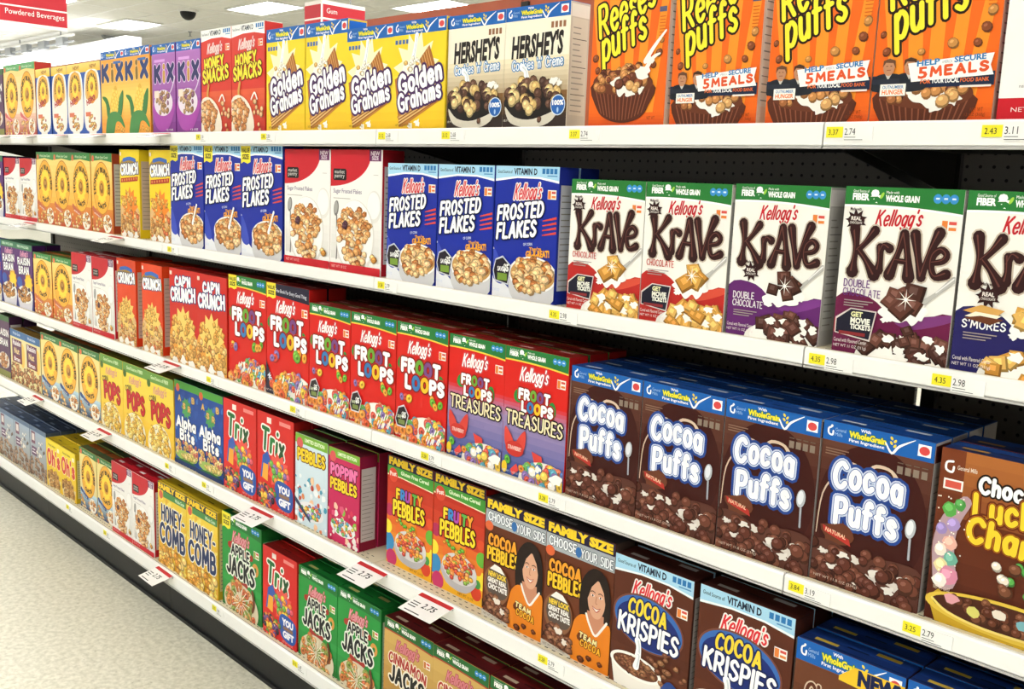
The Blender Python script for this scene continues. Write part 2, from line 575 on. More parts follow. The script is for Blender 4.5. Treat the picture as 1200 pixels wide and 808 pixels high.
    def _stroke_polys(self, pts, w, sm=True, caps=True):
        if sm:
            if isinstance(w, list):
                w = [a for a, in [(x,) for x in w]]
                W2 = smooth([(x, 0) for x in w])
                pts = smooth(pts)
                w = [max(1e-4, q[0]) for q in W2]
            else:
                pts = smooth(pts)
            P, ws = self._ribbon(pts, w)
        else:
            P = []
            for i in range(len(pts) - 1):
                q, _ = self._ribbon([pts[i], pts[i + 1]], w if not isinstance(w, list) else [w[i], w[i + 1]])
                P += q
            ws = w if isinstance(w, list) else [w] * len(pts)
        if caps:
            ends = [0, len(pts) - 1] if sm else range(len(pts))
            for i in ends:
                P.append([(pts[i][0] + ws[i] / 2 * math.cos(t), pts[i][1] + ws[i] / 2 * math.sin(t)) for t in [2 * math.pi * k / 9 for k in range(9)]])
        return P

    # --- lettering
    def word(self, s, x, y, w, h, c, t=.2, out=(), shear=0, rot=0, gap=.12, bounce=0, seed=3, arc=0, drip=0, big=None, sep=.022, sepc=None):
        """stroke lettering in a box w x h; c one colour or list; out = [(extra, colour)...] widest first;
        with an outline, each letter also gets a thin edge so that neighbours stay apart"""
        R = random.Random(seed)
        let = []
        cx = 0
        adv = t * 1.2 + gap
        for i, ch in enumerate(s):
            gw, st = G[ch]
            k = (big[i] if big else 1.0)
            dy = R.uniform(-bounce, bounce)
            ra = R.uniform(-bounce, bounce) * .8
            let.append((ch, cx, dy, ra, gw, st, k))
            cx += gw * k + adv
        tot = cx - adv
        sy = h * (1 - t)
        sx = (w - t * h * .8) / max(tot, .01)
        tw = t * h * min(1.0, sx / sy * .9)
        cr, sr = math.cos(rot), math.sin(rot)

        def tr(px, py, L):
            ch, x0, dy, ra, gw, st, k = L
            qx, qy = (px - gw / 2) * k, py * k
            qx, qy = qx * math.cos(ra) - (qy - .5) * math.sin(ra), qx * math.sin(ra) + (qy - .5) * math.cos(ra) + .5
            qx = x0 + gw * k / 2 + qx
            qy += dy
            X = qx * sx + tw / 2
            Y = qy * sy + t * h / 2
            if arc:
                u = (X / w - .5) * 2
                Y += arc * (1 - u * u)
            X += Y * shear
            return (x + X * cr - Y * sr, y + X * sr + Y * cr)

        def letter(i, wd):
            L = let[i]
            ps, sb = [], []
            for j, (sm, pts) in enumerate(L[5]):
                q = [tr(px, py, L) for px, py in pts]
                b0 = j * 5
                if drip and len(q) == 2 and not sm:
                    new = self._stroke_polys(q, [wd * (1 - drip), wd * (1 + drip)], False)
                else:
                    new = self._stroke_polys(q, wd, bool(sm))
                ps += new
                if sm:
                    sb += [b0 + k % 3 for k in range(len(new) - 2)] + [b0 + 3, b0 + 4]
                else:
                    ns = len(q) - 1
                    sb += [b0 + k % 2 for k in range(ns)] + [b0 + 2 + k % 2 for k in range(len(new) - ns)]
            return ps, sb
        if self.cur in ('lettering', 'small_print'):
            self.nw += 1
            self.suf = f'#{self.nw}'
        for e, oc in out:
            ps, sb = [], []
            for i in range(len(let)):
                a, b = letter(i, tw + 2 * e * h * .8)
                ps += a
                sb += [q + (i % 2) * 15 for q in b]
            self._emit(ps, oc, 1.0, sb)
        for i in range(len(let)):
            if not let[i][5]:
                continue
            if out and sep:
                ps, sb = letter(i, tw + 2 * sep * h)
                self._emit(ps, sepc or out[-1][1], .5, sb)
            ps, sb = letter(i, tw)
            self._emit(ps, c[i % len(c)] if isinstance(c, list) else c, .5, sb)
        self.suf = ''

    def text(self, s, x, y, w, h, c, bold=.02, out=(), shear=0, rot=0, space=1.0, warp=None, fit=True):
        vs0, _ = glyph_tris(s, 0, space)
        x0, x1 = min(v[0] for v in vs0), max(v[0] for v in vs0)
        y0, y1 = min(v[1] for v in vs0), max(v[1] for v in vs0)
        sx, sy = w / (x1 - x0), h / (y1 - y0)
        cr, sr = math.cos(rot), math.sin(rot)
        if self.cur in ('lettering', 'small_print'):
            self.nw += 1
            self.suf = f'#{self.nw}'
        for b, oc in [(e, o) for e, o in out] + [(bold, c)]:
            vs, fs = glyph_tris(s, b, space)
            T = []
            for px, py in vs:
                X, Y = (px - x0) * sx, (py - y0) * sy
                if warp:
                    X, Y = warp(X, Y)
                X += Y * shear
                T.append((x + X * cr - Y * sr, y + X * sr + Y * cr))
            self._emit([[T[k] for k in f] for f in fs], oc, 1.0, [j % 7 for j in range(len(fs))] if b > .06 else None)
        self.suf = ''

    def arctext(self, s, cx, cy, r, a0, a1, h, c, bold=.03):
        """letters on a circle from angle a0 to a1 (radians), tops outward when a0 > a1"""
        vs0, fs = glyph_tris(s, bold, 1.0)
        x0, x1 = min(v[0] for v in vs0), max(v[0] for v in vs0)
        s_ = 1 if a0 > a1 else -1
        T = []
        if self.cur in ('lettering', 'small_print'):
            self.nw += 1
            self.suf = f'#{self.nw}'
        for px, py in vs0:
            a = a0 + (a1 - a0) * (px - x0) / (x1 - x0)
            rr = r + s_ * py * h / .7
            T.append((cx + rr * math.cos(a), cy + rr * math.sin(a)))
        self._emit([[T[k] for k in f] for f in fs], c)
        self.suf = ''

    # --- pictures of cereal
    def pieces(self, style, cx, cy, rx, ry, n, size, pal, shape='ell', squash=.85):
        R = self.rnd
        P = []
        k = 0
        while len(P) < n and k < n * 20:
            k += 1
            u, v = R.uniform(-1, 1), R.uniform(-1, 1)
            if shape == 'ell' and u * u + v * v > 1:
                continue
            P.append((cx + u * rx, cy + v * ry))
        P.sort(key=lambda q: -q[1])
        for x, y in P:
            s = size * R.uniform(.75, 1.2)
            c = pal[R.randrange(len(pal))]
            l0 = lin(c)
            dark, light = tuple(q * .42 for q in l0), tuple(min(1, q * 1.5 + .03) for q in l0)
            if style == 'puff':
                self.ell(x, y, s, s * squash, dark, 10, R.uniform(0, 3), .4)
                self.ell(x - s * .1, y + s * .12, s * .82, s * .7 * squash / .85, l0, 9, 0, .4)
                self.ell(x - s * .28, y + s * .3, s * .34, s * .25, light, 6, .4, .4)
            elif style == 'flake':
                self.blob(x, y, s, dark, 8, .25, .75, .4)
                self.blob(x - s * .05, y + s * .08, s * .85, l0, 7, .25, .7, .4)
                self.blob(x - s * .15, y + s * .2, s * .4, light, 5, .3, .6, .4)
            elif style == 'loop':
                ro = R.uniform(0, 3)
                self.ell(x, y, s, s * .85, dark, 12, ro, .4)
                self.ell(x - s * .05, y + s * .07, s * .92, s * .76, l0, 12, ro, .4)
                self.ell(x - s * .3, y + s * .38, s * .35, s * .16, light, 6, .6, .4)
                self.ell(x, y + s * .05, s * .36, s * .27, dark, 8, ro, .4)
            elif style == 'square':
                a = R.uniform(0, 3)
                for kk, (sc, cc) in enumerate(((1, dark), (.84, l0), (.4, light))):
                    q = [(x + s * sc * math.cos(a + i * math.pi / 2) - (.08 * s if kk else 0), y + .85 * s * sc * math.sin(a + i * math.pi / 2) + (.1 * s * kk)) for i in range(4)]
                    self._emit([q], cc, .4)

    def bowl(self, cx, cy, rx, ry, body='#e9e6e0', rim='#ffffff', inner='#d8b880', deep=1.0):
        P = [(cx + rx * math.cos(t), cy + ry * math.sin(t) * deep * 1.6) for t in [math.pi + math.pi * i / 16 for i in range(17)]]
        self.poly(P, body)
        self.ell(cx, cy, rx, ry, rim)
        self.ell(cx, cy, rx * .93, ry * .9, inner)

    def build(self, base, top=None, side=None, bottom=None):
        """carton mesh with chamfered edges plus the print parts"""
        mb = MB()
        w, h, d, e = self.w / 2, self.h, self.d / 2, 0.0012
        top, side, bottom = lin(top or base), lin(side or base), lin(bottom or base)
        base = lin(base)
        F = {'f': [(-w + e, -d, e), (w - e, -d, e), (w - e, -d, h - e), (-w + e, -d, h - e)],
             'k': [(w - e, d, e), (-w + e, d, e), (-w + e, d, h - e), (w - e, d, h - e)],
             'r': [(w, -d + e, e), (w, d - e, e), (w, d - e, h - e), (w, -d + e, h - e)],
             'l': [(-w, d - e, e), (-w, -d + e, e), (-w, -d + e, h - e), (-w, d - e, h - e)],
             't': [(-w + e, -d + e, h), (w - e, -d + e, h), (w - e, d - e, h), (-w + e, d - e, h)],
             'b': [(-w + e, d - e, 0), (w - e, d - e, 0), (w - e, -d + e, 0), (-w + e, -d + e, 0)]}
        for k, c in (('f', base), ('k', base), ('r', side), ('l', side), ('t', top), ('b', bottom)):
            mb.face(F[k], c)
        f, k, r, l, t, b_ = (F[q] for q in 'fkrltb')
        for q, c in (([f[1], r[0], r[3], f[2]], base), ([r[1], k[0], k[3], r[2]], side), ([k[1], l[0], l[3], k[2]], side), ([l[1], f[0], f[3], l[2]], base),
                     ([f[3], f[2], t[1], t[0]], base), ([r[3], r[2], t[2], t[1]], top), ([k[3], k[2], t[3], t[2]], top), ([l[3], l[2], t[0], t[3]], top),
                     ([f[0], b_[3], b_[2], f[1]], bottom), ([r[0], b_[2], b_[1], r[1]], bottom), ([k[0], b_[1], b_[0], k[1]], bottom), ([l[0], b_[0], b_[3], l[1]], bottom)):
            mb.face(q, c)
        for tri, c in (([f[2], r[3], t[1]], top), ([r[2], k[3], t[2]], top), ([k[2], l[3], t[3]], top), ([l[2], f[3], t[0]], top)):
            mb.face(tri, c)
        out = {'carton': mb.mesh('carton', INK)}
        for n, p in self.parts.items():
            if p.v:
                out[n] = p.mesh(n.split('#')[0], INK)
        return out


# --- printed elements many cartons share
def facts(a, base='#cfccc6', line='#55504c', head=None):
    """grey information panel printed on the right side"""
    a.part('side_panel', 'right')
    D, H = a.Dp, a.H
    a.rect(D * .1, H * .1, D * .9, H * .87, base)
    if head:
        a.rect(D * .05, H * .88, D * .95, H * .98, head)
    for k in range(16):
        y = H * (.13 + k * .044)
        if k % 5 == 3:
            a.rect(D * .14, y, D * .86, y + .008, line)
        else:
            a.rect(D * .16, y, D * (.5 + .3 * a.rnd.random()), y + .012, '#8c8781')
    a.part('front_artwork')


def lid(a, flap, slot='#3a3632', text=None):
    """tuck flap and small print on the top panel"""
    a.part('top_flap', 'top')
    D = a.Dp
    a.rect(.02, D * .12, .98, D * .16, slot)
    a.rect(.02, D * .5, .98, D * .94, flap)
    a.rect(.4, D * .46, .6, D * .54, slot)
    if text:
        a.rect(.12, D * .26, .34, D * .42, text)
        a.rect(.64, D * .66, .86, D * .84, text)
    a.part('front_artwork')


def band_gm(a, hgt=.17, blue='#1c62b4'):
    H = a.H
    y = H - hgt
    a.part('top_band')
    a.rect(0, y, 1, H, blue)
    a.stroke([(.075, y + hgt * .7), (.05, y + hgt * .6), (.055, y + hgt * .35), (.09, y + hgt * .3), (.095, y + hgt * .5)], .016, '#ffffff')
    a.ell(.08, y + hgt * .76, .012, .012, '#ffffff', 8)
    a.text('General', .115, y + hgt * .52, .1, hgt * .18, '#9fc3ea', .0)
    a.text('Mills', .115, y + hgt * .28, .07, hgt * .18, '#9fc3ea', .0)
    a.text('With', .35, y + hgt * .75, .09, hgt * .15, '#ffffff', .02)
    a.text('WholeGrain', .25, y + hgt * .38, .33, hgt * .3, '#f3e13a', .05, [(.12, '#2c7a3a')])
    a.text('First Ingredient', .25, y + hgt * .1, .32, hgt * .2, '#ffffff', .02)
    a.stroke([(.58, y + hgt * .5), (.64, y + hgt * .04), (.7, y + hgt * .45), (.83, y + hgt * .92)], [.012, .02, .02, .006], '#ffffff')
    for k in range(4):
        a.ell(.645 + (-1) ** k * .016, y + hgt * (.42 + k * .12), .018, .011, '#f0d23c', 8, (-1) ** k * .9)
    a.rect(.86, y + hgt * .22, .97, y + hgt * .8, '#ffffff')
    a.ell(.915, y + hgt * .5, .045, hgt * .22, '#d94a4a', 14)
    a.part('front_artwork')


def band_fiber(a, hgt=.16, green='#2c7a38', edge='#ffffff', sag=.05):
    H = a.H
    y = H - hgt
    a.part('top_band')
    if edge:
        a.poly([(0, H), (0, y - .018)] + [(k / 8, y - .018 + sag * .5 - sag * ((k / 8 - .25) ** 2) * 1.6) for k in range(9)] + [(1, H)], edge)
    a.poly([(0, H), (0, y)] + [(k / 8, y + sag * .5 - sag * ((k / 8 - .25) ** 2) * 1.6) for k in range(9)] + [(1, H)], green)
    t = y + hgt * .3
    a.text('Good Source of', .07, t + hgt * .42, .14, hgt * .13, '#ffffff', .0)
    a.text('FIBER', .07, t + hgt * .06, .14, hgt * .3, '#ffffff', .05)
    a.text('&', .225, t - hgt * .02, .09, hgt * .55, '#ffffff', .06)
    a.text('Made with', .36, t + hgt * .4, .11, hgt * .13, '#ffffff', .0)
    a.text('WHOLE GRAIN', .36, t + hgt * .04, .28, hgt * .28, '#ffffff', .05)
    a.ell(.325, t + hgt * .3, .013, .03, '#9fd04a', 10, -.5)
    for k in range(3):
        a.ell(.79 + k * .065, t + hgt * .25, .035, hgt * .22, '#3c8fd0', 14)
        a.rect(.775 + k * .065, t + hgt * .22, .805 + k * .065, t + hgt * .3, '#d9ecfa')
    a.part('front_artwork')


def band_vit(a, hgt=.15, blue='#a9d4f2', edge='#ffffff'):
    H = a.H
    y = H - hgt
    a.part('top_band')
    a.poly([(0, H), (0, y - .03), (.35, y + .01), (.7, y + .008), (1, y - .035), (1, H)], edge)
    a.poly([(0, H), (0, y - .005), (.35, y + .03), (.7, y + .028), (1, y - .01), (1, H)], blue)
    a.text('Good Source of', .03, y + hgt * .42, .24, hgt * .26, '#14203a', .01)
    a.text('VITAMIN D', .3, y + hgt * .36, .36, hgt * .46, '#14203a', .035)
    for k in range(4):
        a.rect(.74 + k * .06, y + hgt * .45, .785 + k * .06, y + hgt * .85, '#2f78b8')
    a.rect(.82, y + hgt * .25, .97, y + hgt * .34, '#5a93c4')
    a.part('front_artwork')


def kellogg(a, x, y, w, h, c='#c5202e', out=()):
    a.part('brand_script')
    a.word("Kellogg's", x, y, w, h, c, .19, out, shear=.3, gap=.03, rot=.05)
    a.part('front_artwork')


def corner_badge(a, x, y, c='#e8843c'):
    a.rect(x, y, x + .13, y + .1, '#f3ede4')
    a.rect(x + .005, y + .005, x + .05, y + .09, c)
    a.rect(x + .06, y + .06, x + .12, y + .085, '#d9534a')
    a.rect(x + .06, y + .015, x + .12, y + .04, c)


def flag(a, w=.24, h=.24):
    a.part('value_flag')
    H = a.H
    a.poly([(0, H), (0, H - h), (w * .3, H - h * .9), (w * .7, H - h), (w, H - h * .9), (w, H)], '#f2e23a')
    a.text('VALUE', .02, H - h * .4, w * .8, h * .22, '#2b2b20', .04)
    a.text('SIZE', .04, H - h * .75, w * .65, h * .24, '#2b2b20', .04)
    a.part('front_artwork')


def family(a, hgt=.14, back='#241c3c'):
    H = a.H
    a.part('top_band')
    a.rect(0, H - hgt, 1, H, back)
    a.text('FAMILY SIZE', .04, H - hgt * .82, .92, hgt * .66, '#f7cf2c', .07)
    a.part('front_artwork')


def netwt(a, x=.05, y=.03, c='#ffffff', s='NET WT 11 OZ (311g)', w=.32):
    a.part('small_print')
    a.text(s, x, y, w, .032, c, .0)
    a.part('front_artwork')


def milk(a, pts, c='#f3efe8'):
    for x, y, r in pts:
        n = 13
        P = [(x + r * a.rnd.uniform(.55, 1.25) * math.cos(2 * math.pi * i / n), y + .7 * r * a.rnd.uniform(.5, 1.3) * math.sin(2 * math.pi * i / n)) for i in range(n)]
        a.poly(P, c, True)


def pour(a, x0, y0, x1, y1, w=.07):
    a.stroke([(x0, y0), ((x0 + x1) / 2 + .02, (y0 + y1) / 2 + .05), (x1, y1)], [w * .7, w * .6, w], '#ffffff')
    a.stroke([(x0 + .01, y0), ((x0 + x1) / 2 + .03, (y0 + y1) / 2 + .05), (x1 + .015, y1)], [w * .2, w * .2, w * .25], '#d8dde2')


BROWN = ['#6b3a26', '#7a4530', '#5a2e1d', '#84503a']
GOLD = ['#d9a050', '#e3b468', '#c98a3c', '#eac684']
FLAKE = ['#d79a5c', '#c9803f', '#e2b47c', '#b8703a', '#e8c394']
FRUIT = ['#e08a3a', '#d85a4a', '#e8c04a', '#6fae5a', '#8a6fb0', '#5aa0b8', '#e07a5a']


# ------------------------------------------------------------------ the carton kinds
KINDS = {}


def kind(name, w, h, d):
    def deco(fn):
        KINDS[name] = (fn, w, h, d)
        return fn
    return deco


def sunflower(a, cx, cy, r, top=('HONEY BUNCHES', 'OATS')):
    a.ell(cx, cy, r * .92, r * 1.12, '#c87a1e', 32)
    a.ell(cx, cy, r * .88, r * 1.08, '#f0b23c', 32)
    a.star(cx, cy + .01, r * .62, r * .5, 14, '#f7d84a', 0, 1.15)
    a.ell(cx, cy, r * .3, r * .34, '#e0a030', 20)
    a.blob(cx, cy, r * .2, '#8a5620', 9, .15, 1.1)
    a.blob(cx - .01, cy + .02, r * .12, '#c8914a', 8, .15, 1.1)
    a.part('lettering')
    a.arctext(top[0], cx, cy, r * .68, math.radians(200), math.radians(-20), r * .2, '#3a2a14', .05)
    a.arctext(top[1], cx, cy, r * .86, math.radians(235), math.radians(305), r * .18, '#3a2a14', .05)
    a.part('front_artwork')


def bunches(a, low0, low1, ribbon, topc='#3f8a4a', bg0='#f3b544', bg1='#f7e08a', pink=False):
    H = a.H
    a.grad(0, H * .3, 1, H, bg0, bg1)
    a.grad(0, 0, 1, H * .3, low0, low1)
    a.part('top_band')
    a.poly([(0, H), (0, H - .15), (.5, H - .12), (1, H - .16), (1, H)], topc)
    a.ell(.1, H - .1, .06, .06, '#e0704a', 14)
    a.text('Whole Grain Cereal', .22, H - .1, .6, .05, '#d9ecc8', .01)
    a.part('front_artwork')
    sunflower(a, .5, H * .56, .44)
    a.stroke([(.06, H * .3), (.22, H * .24), (.44, H * .2)], .09, ribbon)
    a.text('with Almonds', .1, H * .235, .3, .035, '#ffffff', .0, rot=-.25)
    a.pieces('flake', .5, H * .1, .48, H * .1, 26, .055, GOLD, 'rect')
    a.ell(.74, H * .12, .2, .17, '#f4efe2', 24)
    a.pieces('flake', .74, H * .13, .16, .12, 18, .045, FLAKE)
    facts(a)
    lid(a, '#b8632c', '#5a3018')
    netwt(a)


@kind('bunches_orange', .2, .295, .07)
def _(a):
    bunches(a, '#c9502a', '#e08a34', '#c86a4a')
    return '#e8a23a', '#4a7a3a', '#a8442c'


@kind('bunches_red', .2, .305, .07)
def _(a):
    bunches(a, '#b83a38', '#f0c9b0', '#d8656a', '#63a86a', '#f3e2c8', '#f2d070')
    return '#e8a23a', '#6aa05a', '#a8342c'


@kind('bunches_navy', .2, .285, .07)
def _(a):
    bunches(a, '#22325e', '#bcd8e6', '#2e4a86', '#3f7a44', '#e8d9a0', '#f0dc8a')
    return '#e8c25a', '#4a5a3a', '#1f2a50'


@kind('bunches_blue', .17, .268, .06)
def _(a):
    H = a.H
    a.rect(0, 0, 1, H, '#2a55ac')
    a.part('top_band')
    a.grad(0, H - .2, 1, H, '#f6c23c', '#f8da7a')
    a.text('NEW!', .4, H - .13, .36, .08, '#a86a1e', .04)
    a.part('front_artwork')
    a.poly([(.08, H * .1), (.02, H * .5), (.12, H * .84), (.5, H * .9), (.88, H * .84), (.98, H * .5), (.92, H * .1), (.5, H * .03)], '#f2ece4', True)
    a.poly([(.16, H * .5), (.2, H * .82), (.5, H * .88), (.8, H * .82), (.84, H * .5)], '#e2b66a', True)
    sunflower(a, .5, H * .66, .33)
    a.part('lettering')
    a.text('HERO', .2, H * .4, .5, .12, '#b8343a', .05, rot=.25)
    a.part('front_artwork')
    a.star(.5, H * .15, .34, .27, 14, '#f4efe6')
    a.pieces('flake', .5, H * .16, .22, .17, 22, .06, GOLD + ['#b85a4a'])
    a.rect(.12, H * .25, .42, H * .31, '#e07a5a')
    facts(a)
    lid(a, '#b8863a')
    return '#2a55ac', '#b87a3c', '#1f3f86'


@kind('corn_orange', .21, .296, .06)
def _(a):
    H = a.H
    a.rect(0, 0, 1, H, '#f4a63e')
    a.grad(0, H * .1, 1, H * .42, '#f09a34', '#f8d66a')
    a.grad(0, H * .42, 1, H * .75, '#f8d66a', '#f4a63e')
    band_gm(a, .14)
    a.part('lettering')
    a.word('KiX', .04, H * .62, .9, .34, ['#2a3a72', '#8a6a2c', '#2a3a72'], .3, [(.03, '#f7d9a0')], bounce=.03, gap=.12)
    a.part('front_artwork')
    a.rect(.55, H * .84, .86, H * .87, '#3a6ab0')
    a.poly([(.26, H * .2), (.2, H * .36), (.06, H * .44), (.1, H * .46), (.28, H * .42), (.4, H * .24)], '#3f7c42', True)
    a.poly([(.68, H * .24), (.74, H * .4), (.92, H * .52), (.93, H * .4), (.84, H * .22)], '#3f7c42', True)
    a.poly([(.36, H * .18), (.42, H * .4), (.58, H * .57), (.68, H * .54), (.7, H * .36), (.62, H * .2)], '#e2ae3c', True)
    for q in range(8):
        for j in range(5):
            a.ell(.41 + j * .06 + q * .018 - abs(j - 2) * .004, H * (.24 + q * .04) - j * .012, .031, .034, '#f4d868' if (q + j) % 2 else '#f0c850', 8, dl=.4)
    a.poly([(.2, -.02), (.2, H * .1), (.3, H * .23), (.55, H * .27), (.8, H * .23), (.97, H * .1), (.95, H * .07), (.78, H * .14), (.62, H * .13), (.5, -.02)], '#4a8a4a', True)
    a.pieces('puff', .8, H * .06, .18, .06, 8, .035, ['#f0b050'])
    facts(a, '#e8c48a', head='#1c62b4')
    lid(a, '#1c62b4')
    return '#f4a63e', '#1c4c94', '#d98a34'


@kind('corn_purple', .18, .292, .055)
def _(a):
    H = a.H
    a.grad(0, 0, 1, H, '#7c2c88', '#b878c4')
    band_gm(a, .17)
    a.rect(.1, H * .8, .56, H * .83, '#d8a0e0')
    a.part('lettering')
    a.word('KiX', .08, H * .56, .86, .36, ['#2a2a62', '#c89a4c', '#2a2a62'], .3, [(.05, '#e8d4ee')], bounce=.03, gap=.12)
    a.part('front_artwork')
    a.stroke([(.98, H * .62), (.86, H * .5), (.7, H * .42)], [.05, .03, .03], '#d8c8e0')
    a.poly([(.04, H * .34), (.12, H * .1), (.4, H * .02), (.75, H * .08), (.94, H * .34)], '#a848a8', True)
    a.ell(.48, H * .34, .4, .24, '#e8dce8')
    a.pieces('puff', .48, H * .34, .33, .2, 44, .055, ['#b08a60', '#9a7048', '#c4a078', '#8a5a7a'])
    a.rect(.1, H * .4, .3, H * .48, '#f0e0d0')
    netwt(a, .6, .04, '#ffffff', '12 OZ', .3)
    facts(a, '#d8c8dc', head='#1c62b4')
    lid(a, '#1c62b4')
    return '#8a3a94', '#1c4c94', '#6a2478'


@kind('smacks_red', .197, .313, .06)
def _(a):
    H = a.H
    a.rect(0, 0, 1, H, '#d83a2e')
    a.grad(0, 0, 1, H * .4, '#c02c28', '#e4603a')
    band_vit(a, .15, '#f2f2ee')
    kellogg(a, .2, H * .76, .5, .17, '#f2dcd8', [(.06, '#d8848a')])
    corner_badge(a, .82, H * .78)
    a.part('lettering')
    a.word('HONEY', .12, H * .6, .66, .2, '#f4e03c', .24, [(.09, '#6a3a14')], bounce=.05, rot=.08, gap=.05)
    a.word('SMACKS', .06, H * .47, .88, .24, '#f4e03c', .24, [(.09, '#6a3a14')], bounce=.06, rot=.06, gap=.04)
    a.part('front_artwork')
    a.stroke([(.26, H * .46), (.22, H * .36), (.3, H * .3)], .06, '#d8a050')
    a.poly([(0, H * .3), (.3, H * .34), (.6, H * .22), (.66, 0), (0, 0)], '#f0e2d0', True)
    a.pieces('puff', .26, H * .15, .3, H * .15, 60, .055, ['#d89a5c', '#c8844a', '#e6b684', '#b8703c'])
    a.pieces('puff', .8, H * .16, .16, H * .18, 10, .045, ['#c8844a', '#e6b684'])
    a.stroke([(.62, H * .3), (.72, H * .36), (.8, H * .3)], .03, '#f6f2ea')
    facts(a, '#e2b8b0')
    lid(a, '#c23a34')
    return '#d83a2e', '#e8e4de', '#c8342c'


@kind('graham_yellow', .203, .255, .06)
def _(a):
    H = a.H
    a.rect(0, 0, 1, H, '#f4d52a')
    a.grad(0, 0, 1, H * .5, '#eebc22', '#f6de3c', 6)
    band_gm(a, .16)
    for k in range(5):
        a.rect(.04 + k * .07, H * .79, .09 + k * .07, H * .83, '#4a6aa8')
    a.star(.45, H * .55, .44, .28, 11, '#fbf3c8', .2)
    a.poly([(.04, H * .47), (.3, H * .55), (.36, H * .05), (.14, H * .02)], '#b8762e')
    a.poly([(.52, H * .64), (.7, H * .76), (.86, H * .5), (.7, H * .36)], '#a8682a')
    for k in range(4):
        a.stroke([(.56 + k * .035, H * (.66 + k * .025)), (.7 + k * .03, H * (.42 + k * .03))], .014, '#d8a060')
    a.poly([(.1, H * .12), (.86, H * .38), (.9, H * .25), (.2, H * .02)], '#c08038')
    for k in range(3):
        a.stroke([(.14, H * (.11 - k * .03)), (.5, H * (.22 - k * .03)), (.88, H * (.35 - k * .035))], .018, '#e2b878')
        a.stroke([(.14, H * (.095 - k * .03)), (.5, H * (.205 - k * .03)), (.88, H * (.335 - k * .035))], .01, '#8a5420')
    pour(a, .46, H * .86, .36, H * .55, .1)
    milk(a, [(.36, H * .56, .14), (.26, H * .52, .09), (.46, H * .52, .1), (.5, H * .06, .06), (.36, H * .03, .05)], '#fbf6ea')
    a.pieces('flake', .4, H * .6, .16, .08, 9, .04, ['#e0b060', '#f4e8d0'])
    a.part('lettering')
    a.word('Golden', .14, H * .3, .84, .27, '#ffffff', .23, [(.13, '#4a2a5c')], rot=.2, gap=.05, bounce=.02)
    a.word('Grahams', .14, H * .14, .84, .25, '#ffffff', .22, [(.13, '#4a2a5c')], rot=.2, gap=.05, bounce=.02)
    netwt(a, .08, .03, '#7a6a1a', 'NET WT 12 OZ (340g)', .3)
    facts(a, '#e8dc9a', head='#1c62b4')
    lid(a, '#1c62b4', text='#e8d84a')
    return '#f4d52a', '#1c55a4', '#e0c02a'


@kind('cream_puffs', .193, .252, .06)
def _(a):
    H = a.H
    a.rect(0, 0, 1, H, '#f6efda')
    a.grad(0, H * .18, 1, H * .58, '#8a6238', '#f4e8c8', 10)
    a.rect(0, 0, 1, H * .18, '#3a2c28')
    a.grad(0, H * .08, 1, H * .3, '#2e2422', '#8a6238', 6)
    band_gm(a, .15)
    for k in range(4):
        a.rect(.72 + k * .06, H * .8, .76 + k * .06, H * .85, '#9a6a4a')
    a.part('lettering')
    a.text("HERSHEY'S", .12, H * .58, .78, .23, '#2b2422', .045, shear=.08, rot=.03)
    a.word("Cookies 'n' Creme", .13, H * .47, .8, .12, '#f4f8fc', .16, [(.12, '#4a86c0')], gap=.06, rot=.04)
    a.part('front_artwork')
    pour(a, .3, H * .5, .38, H * .34, .11)
    a.ell(.5, H * .2, .48, .2, '#1f1a1a')
    a.poly([(.04, H * .18), (.14, H * .04), (.5, 0), (.8, H * .06), (.96, H * .24), (.9, H * .16), (.5, H * .07), (.2, H * .09)], '#d8d0c0', True)
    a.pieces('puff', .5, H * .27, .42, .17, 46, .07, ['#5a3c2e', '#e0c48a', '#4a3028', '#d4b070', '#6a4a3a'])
    milk(a, [(.8, H * .38, .07), (.88, H * .36, .05)], '#f6f2ea')
    a.pieces('puff', .58, H * .07, .04, .01, 1, .05, ['#6a4a3a'])
    a.part('round_badge')
    a.ell(.88, H * .18, .11, .11, '#dce8f4', 26)
    a.ell(.88, H * .18, .1, .1, '#2a62b0', 26)
    a.text('100%', .8, H * .18, .16, .05, '#ffffff', .04)
    a.ell(.88, H * .14, .015, .03, '#a8ccf0', 8)
    netwt(a, .03, .06, '#e8e0d0', '10.9 OZ (311g)', .26)
    facts(a, '#c9c0b0', head='#d8d2c8')
    lid(a, '#1c62b4')
    return '#f6efda', '#1c4c94', '#bcb2a4'


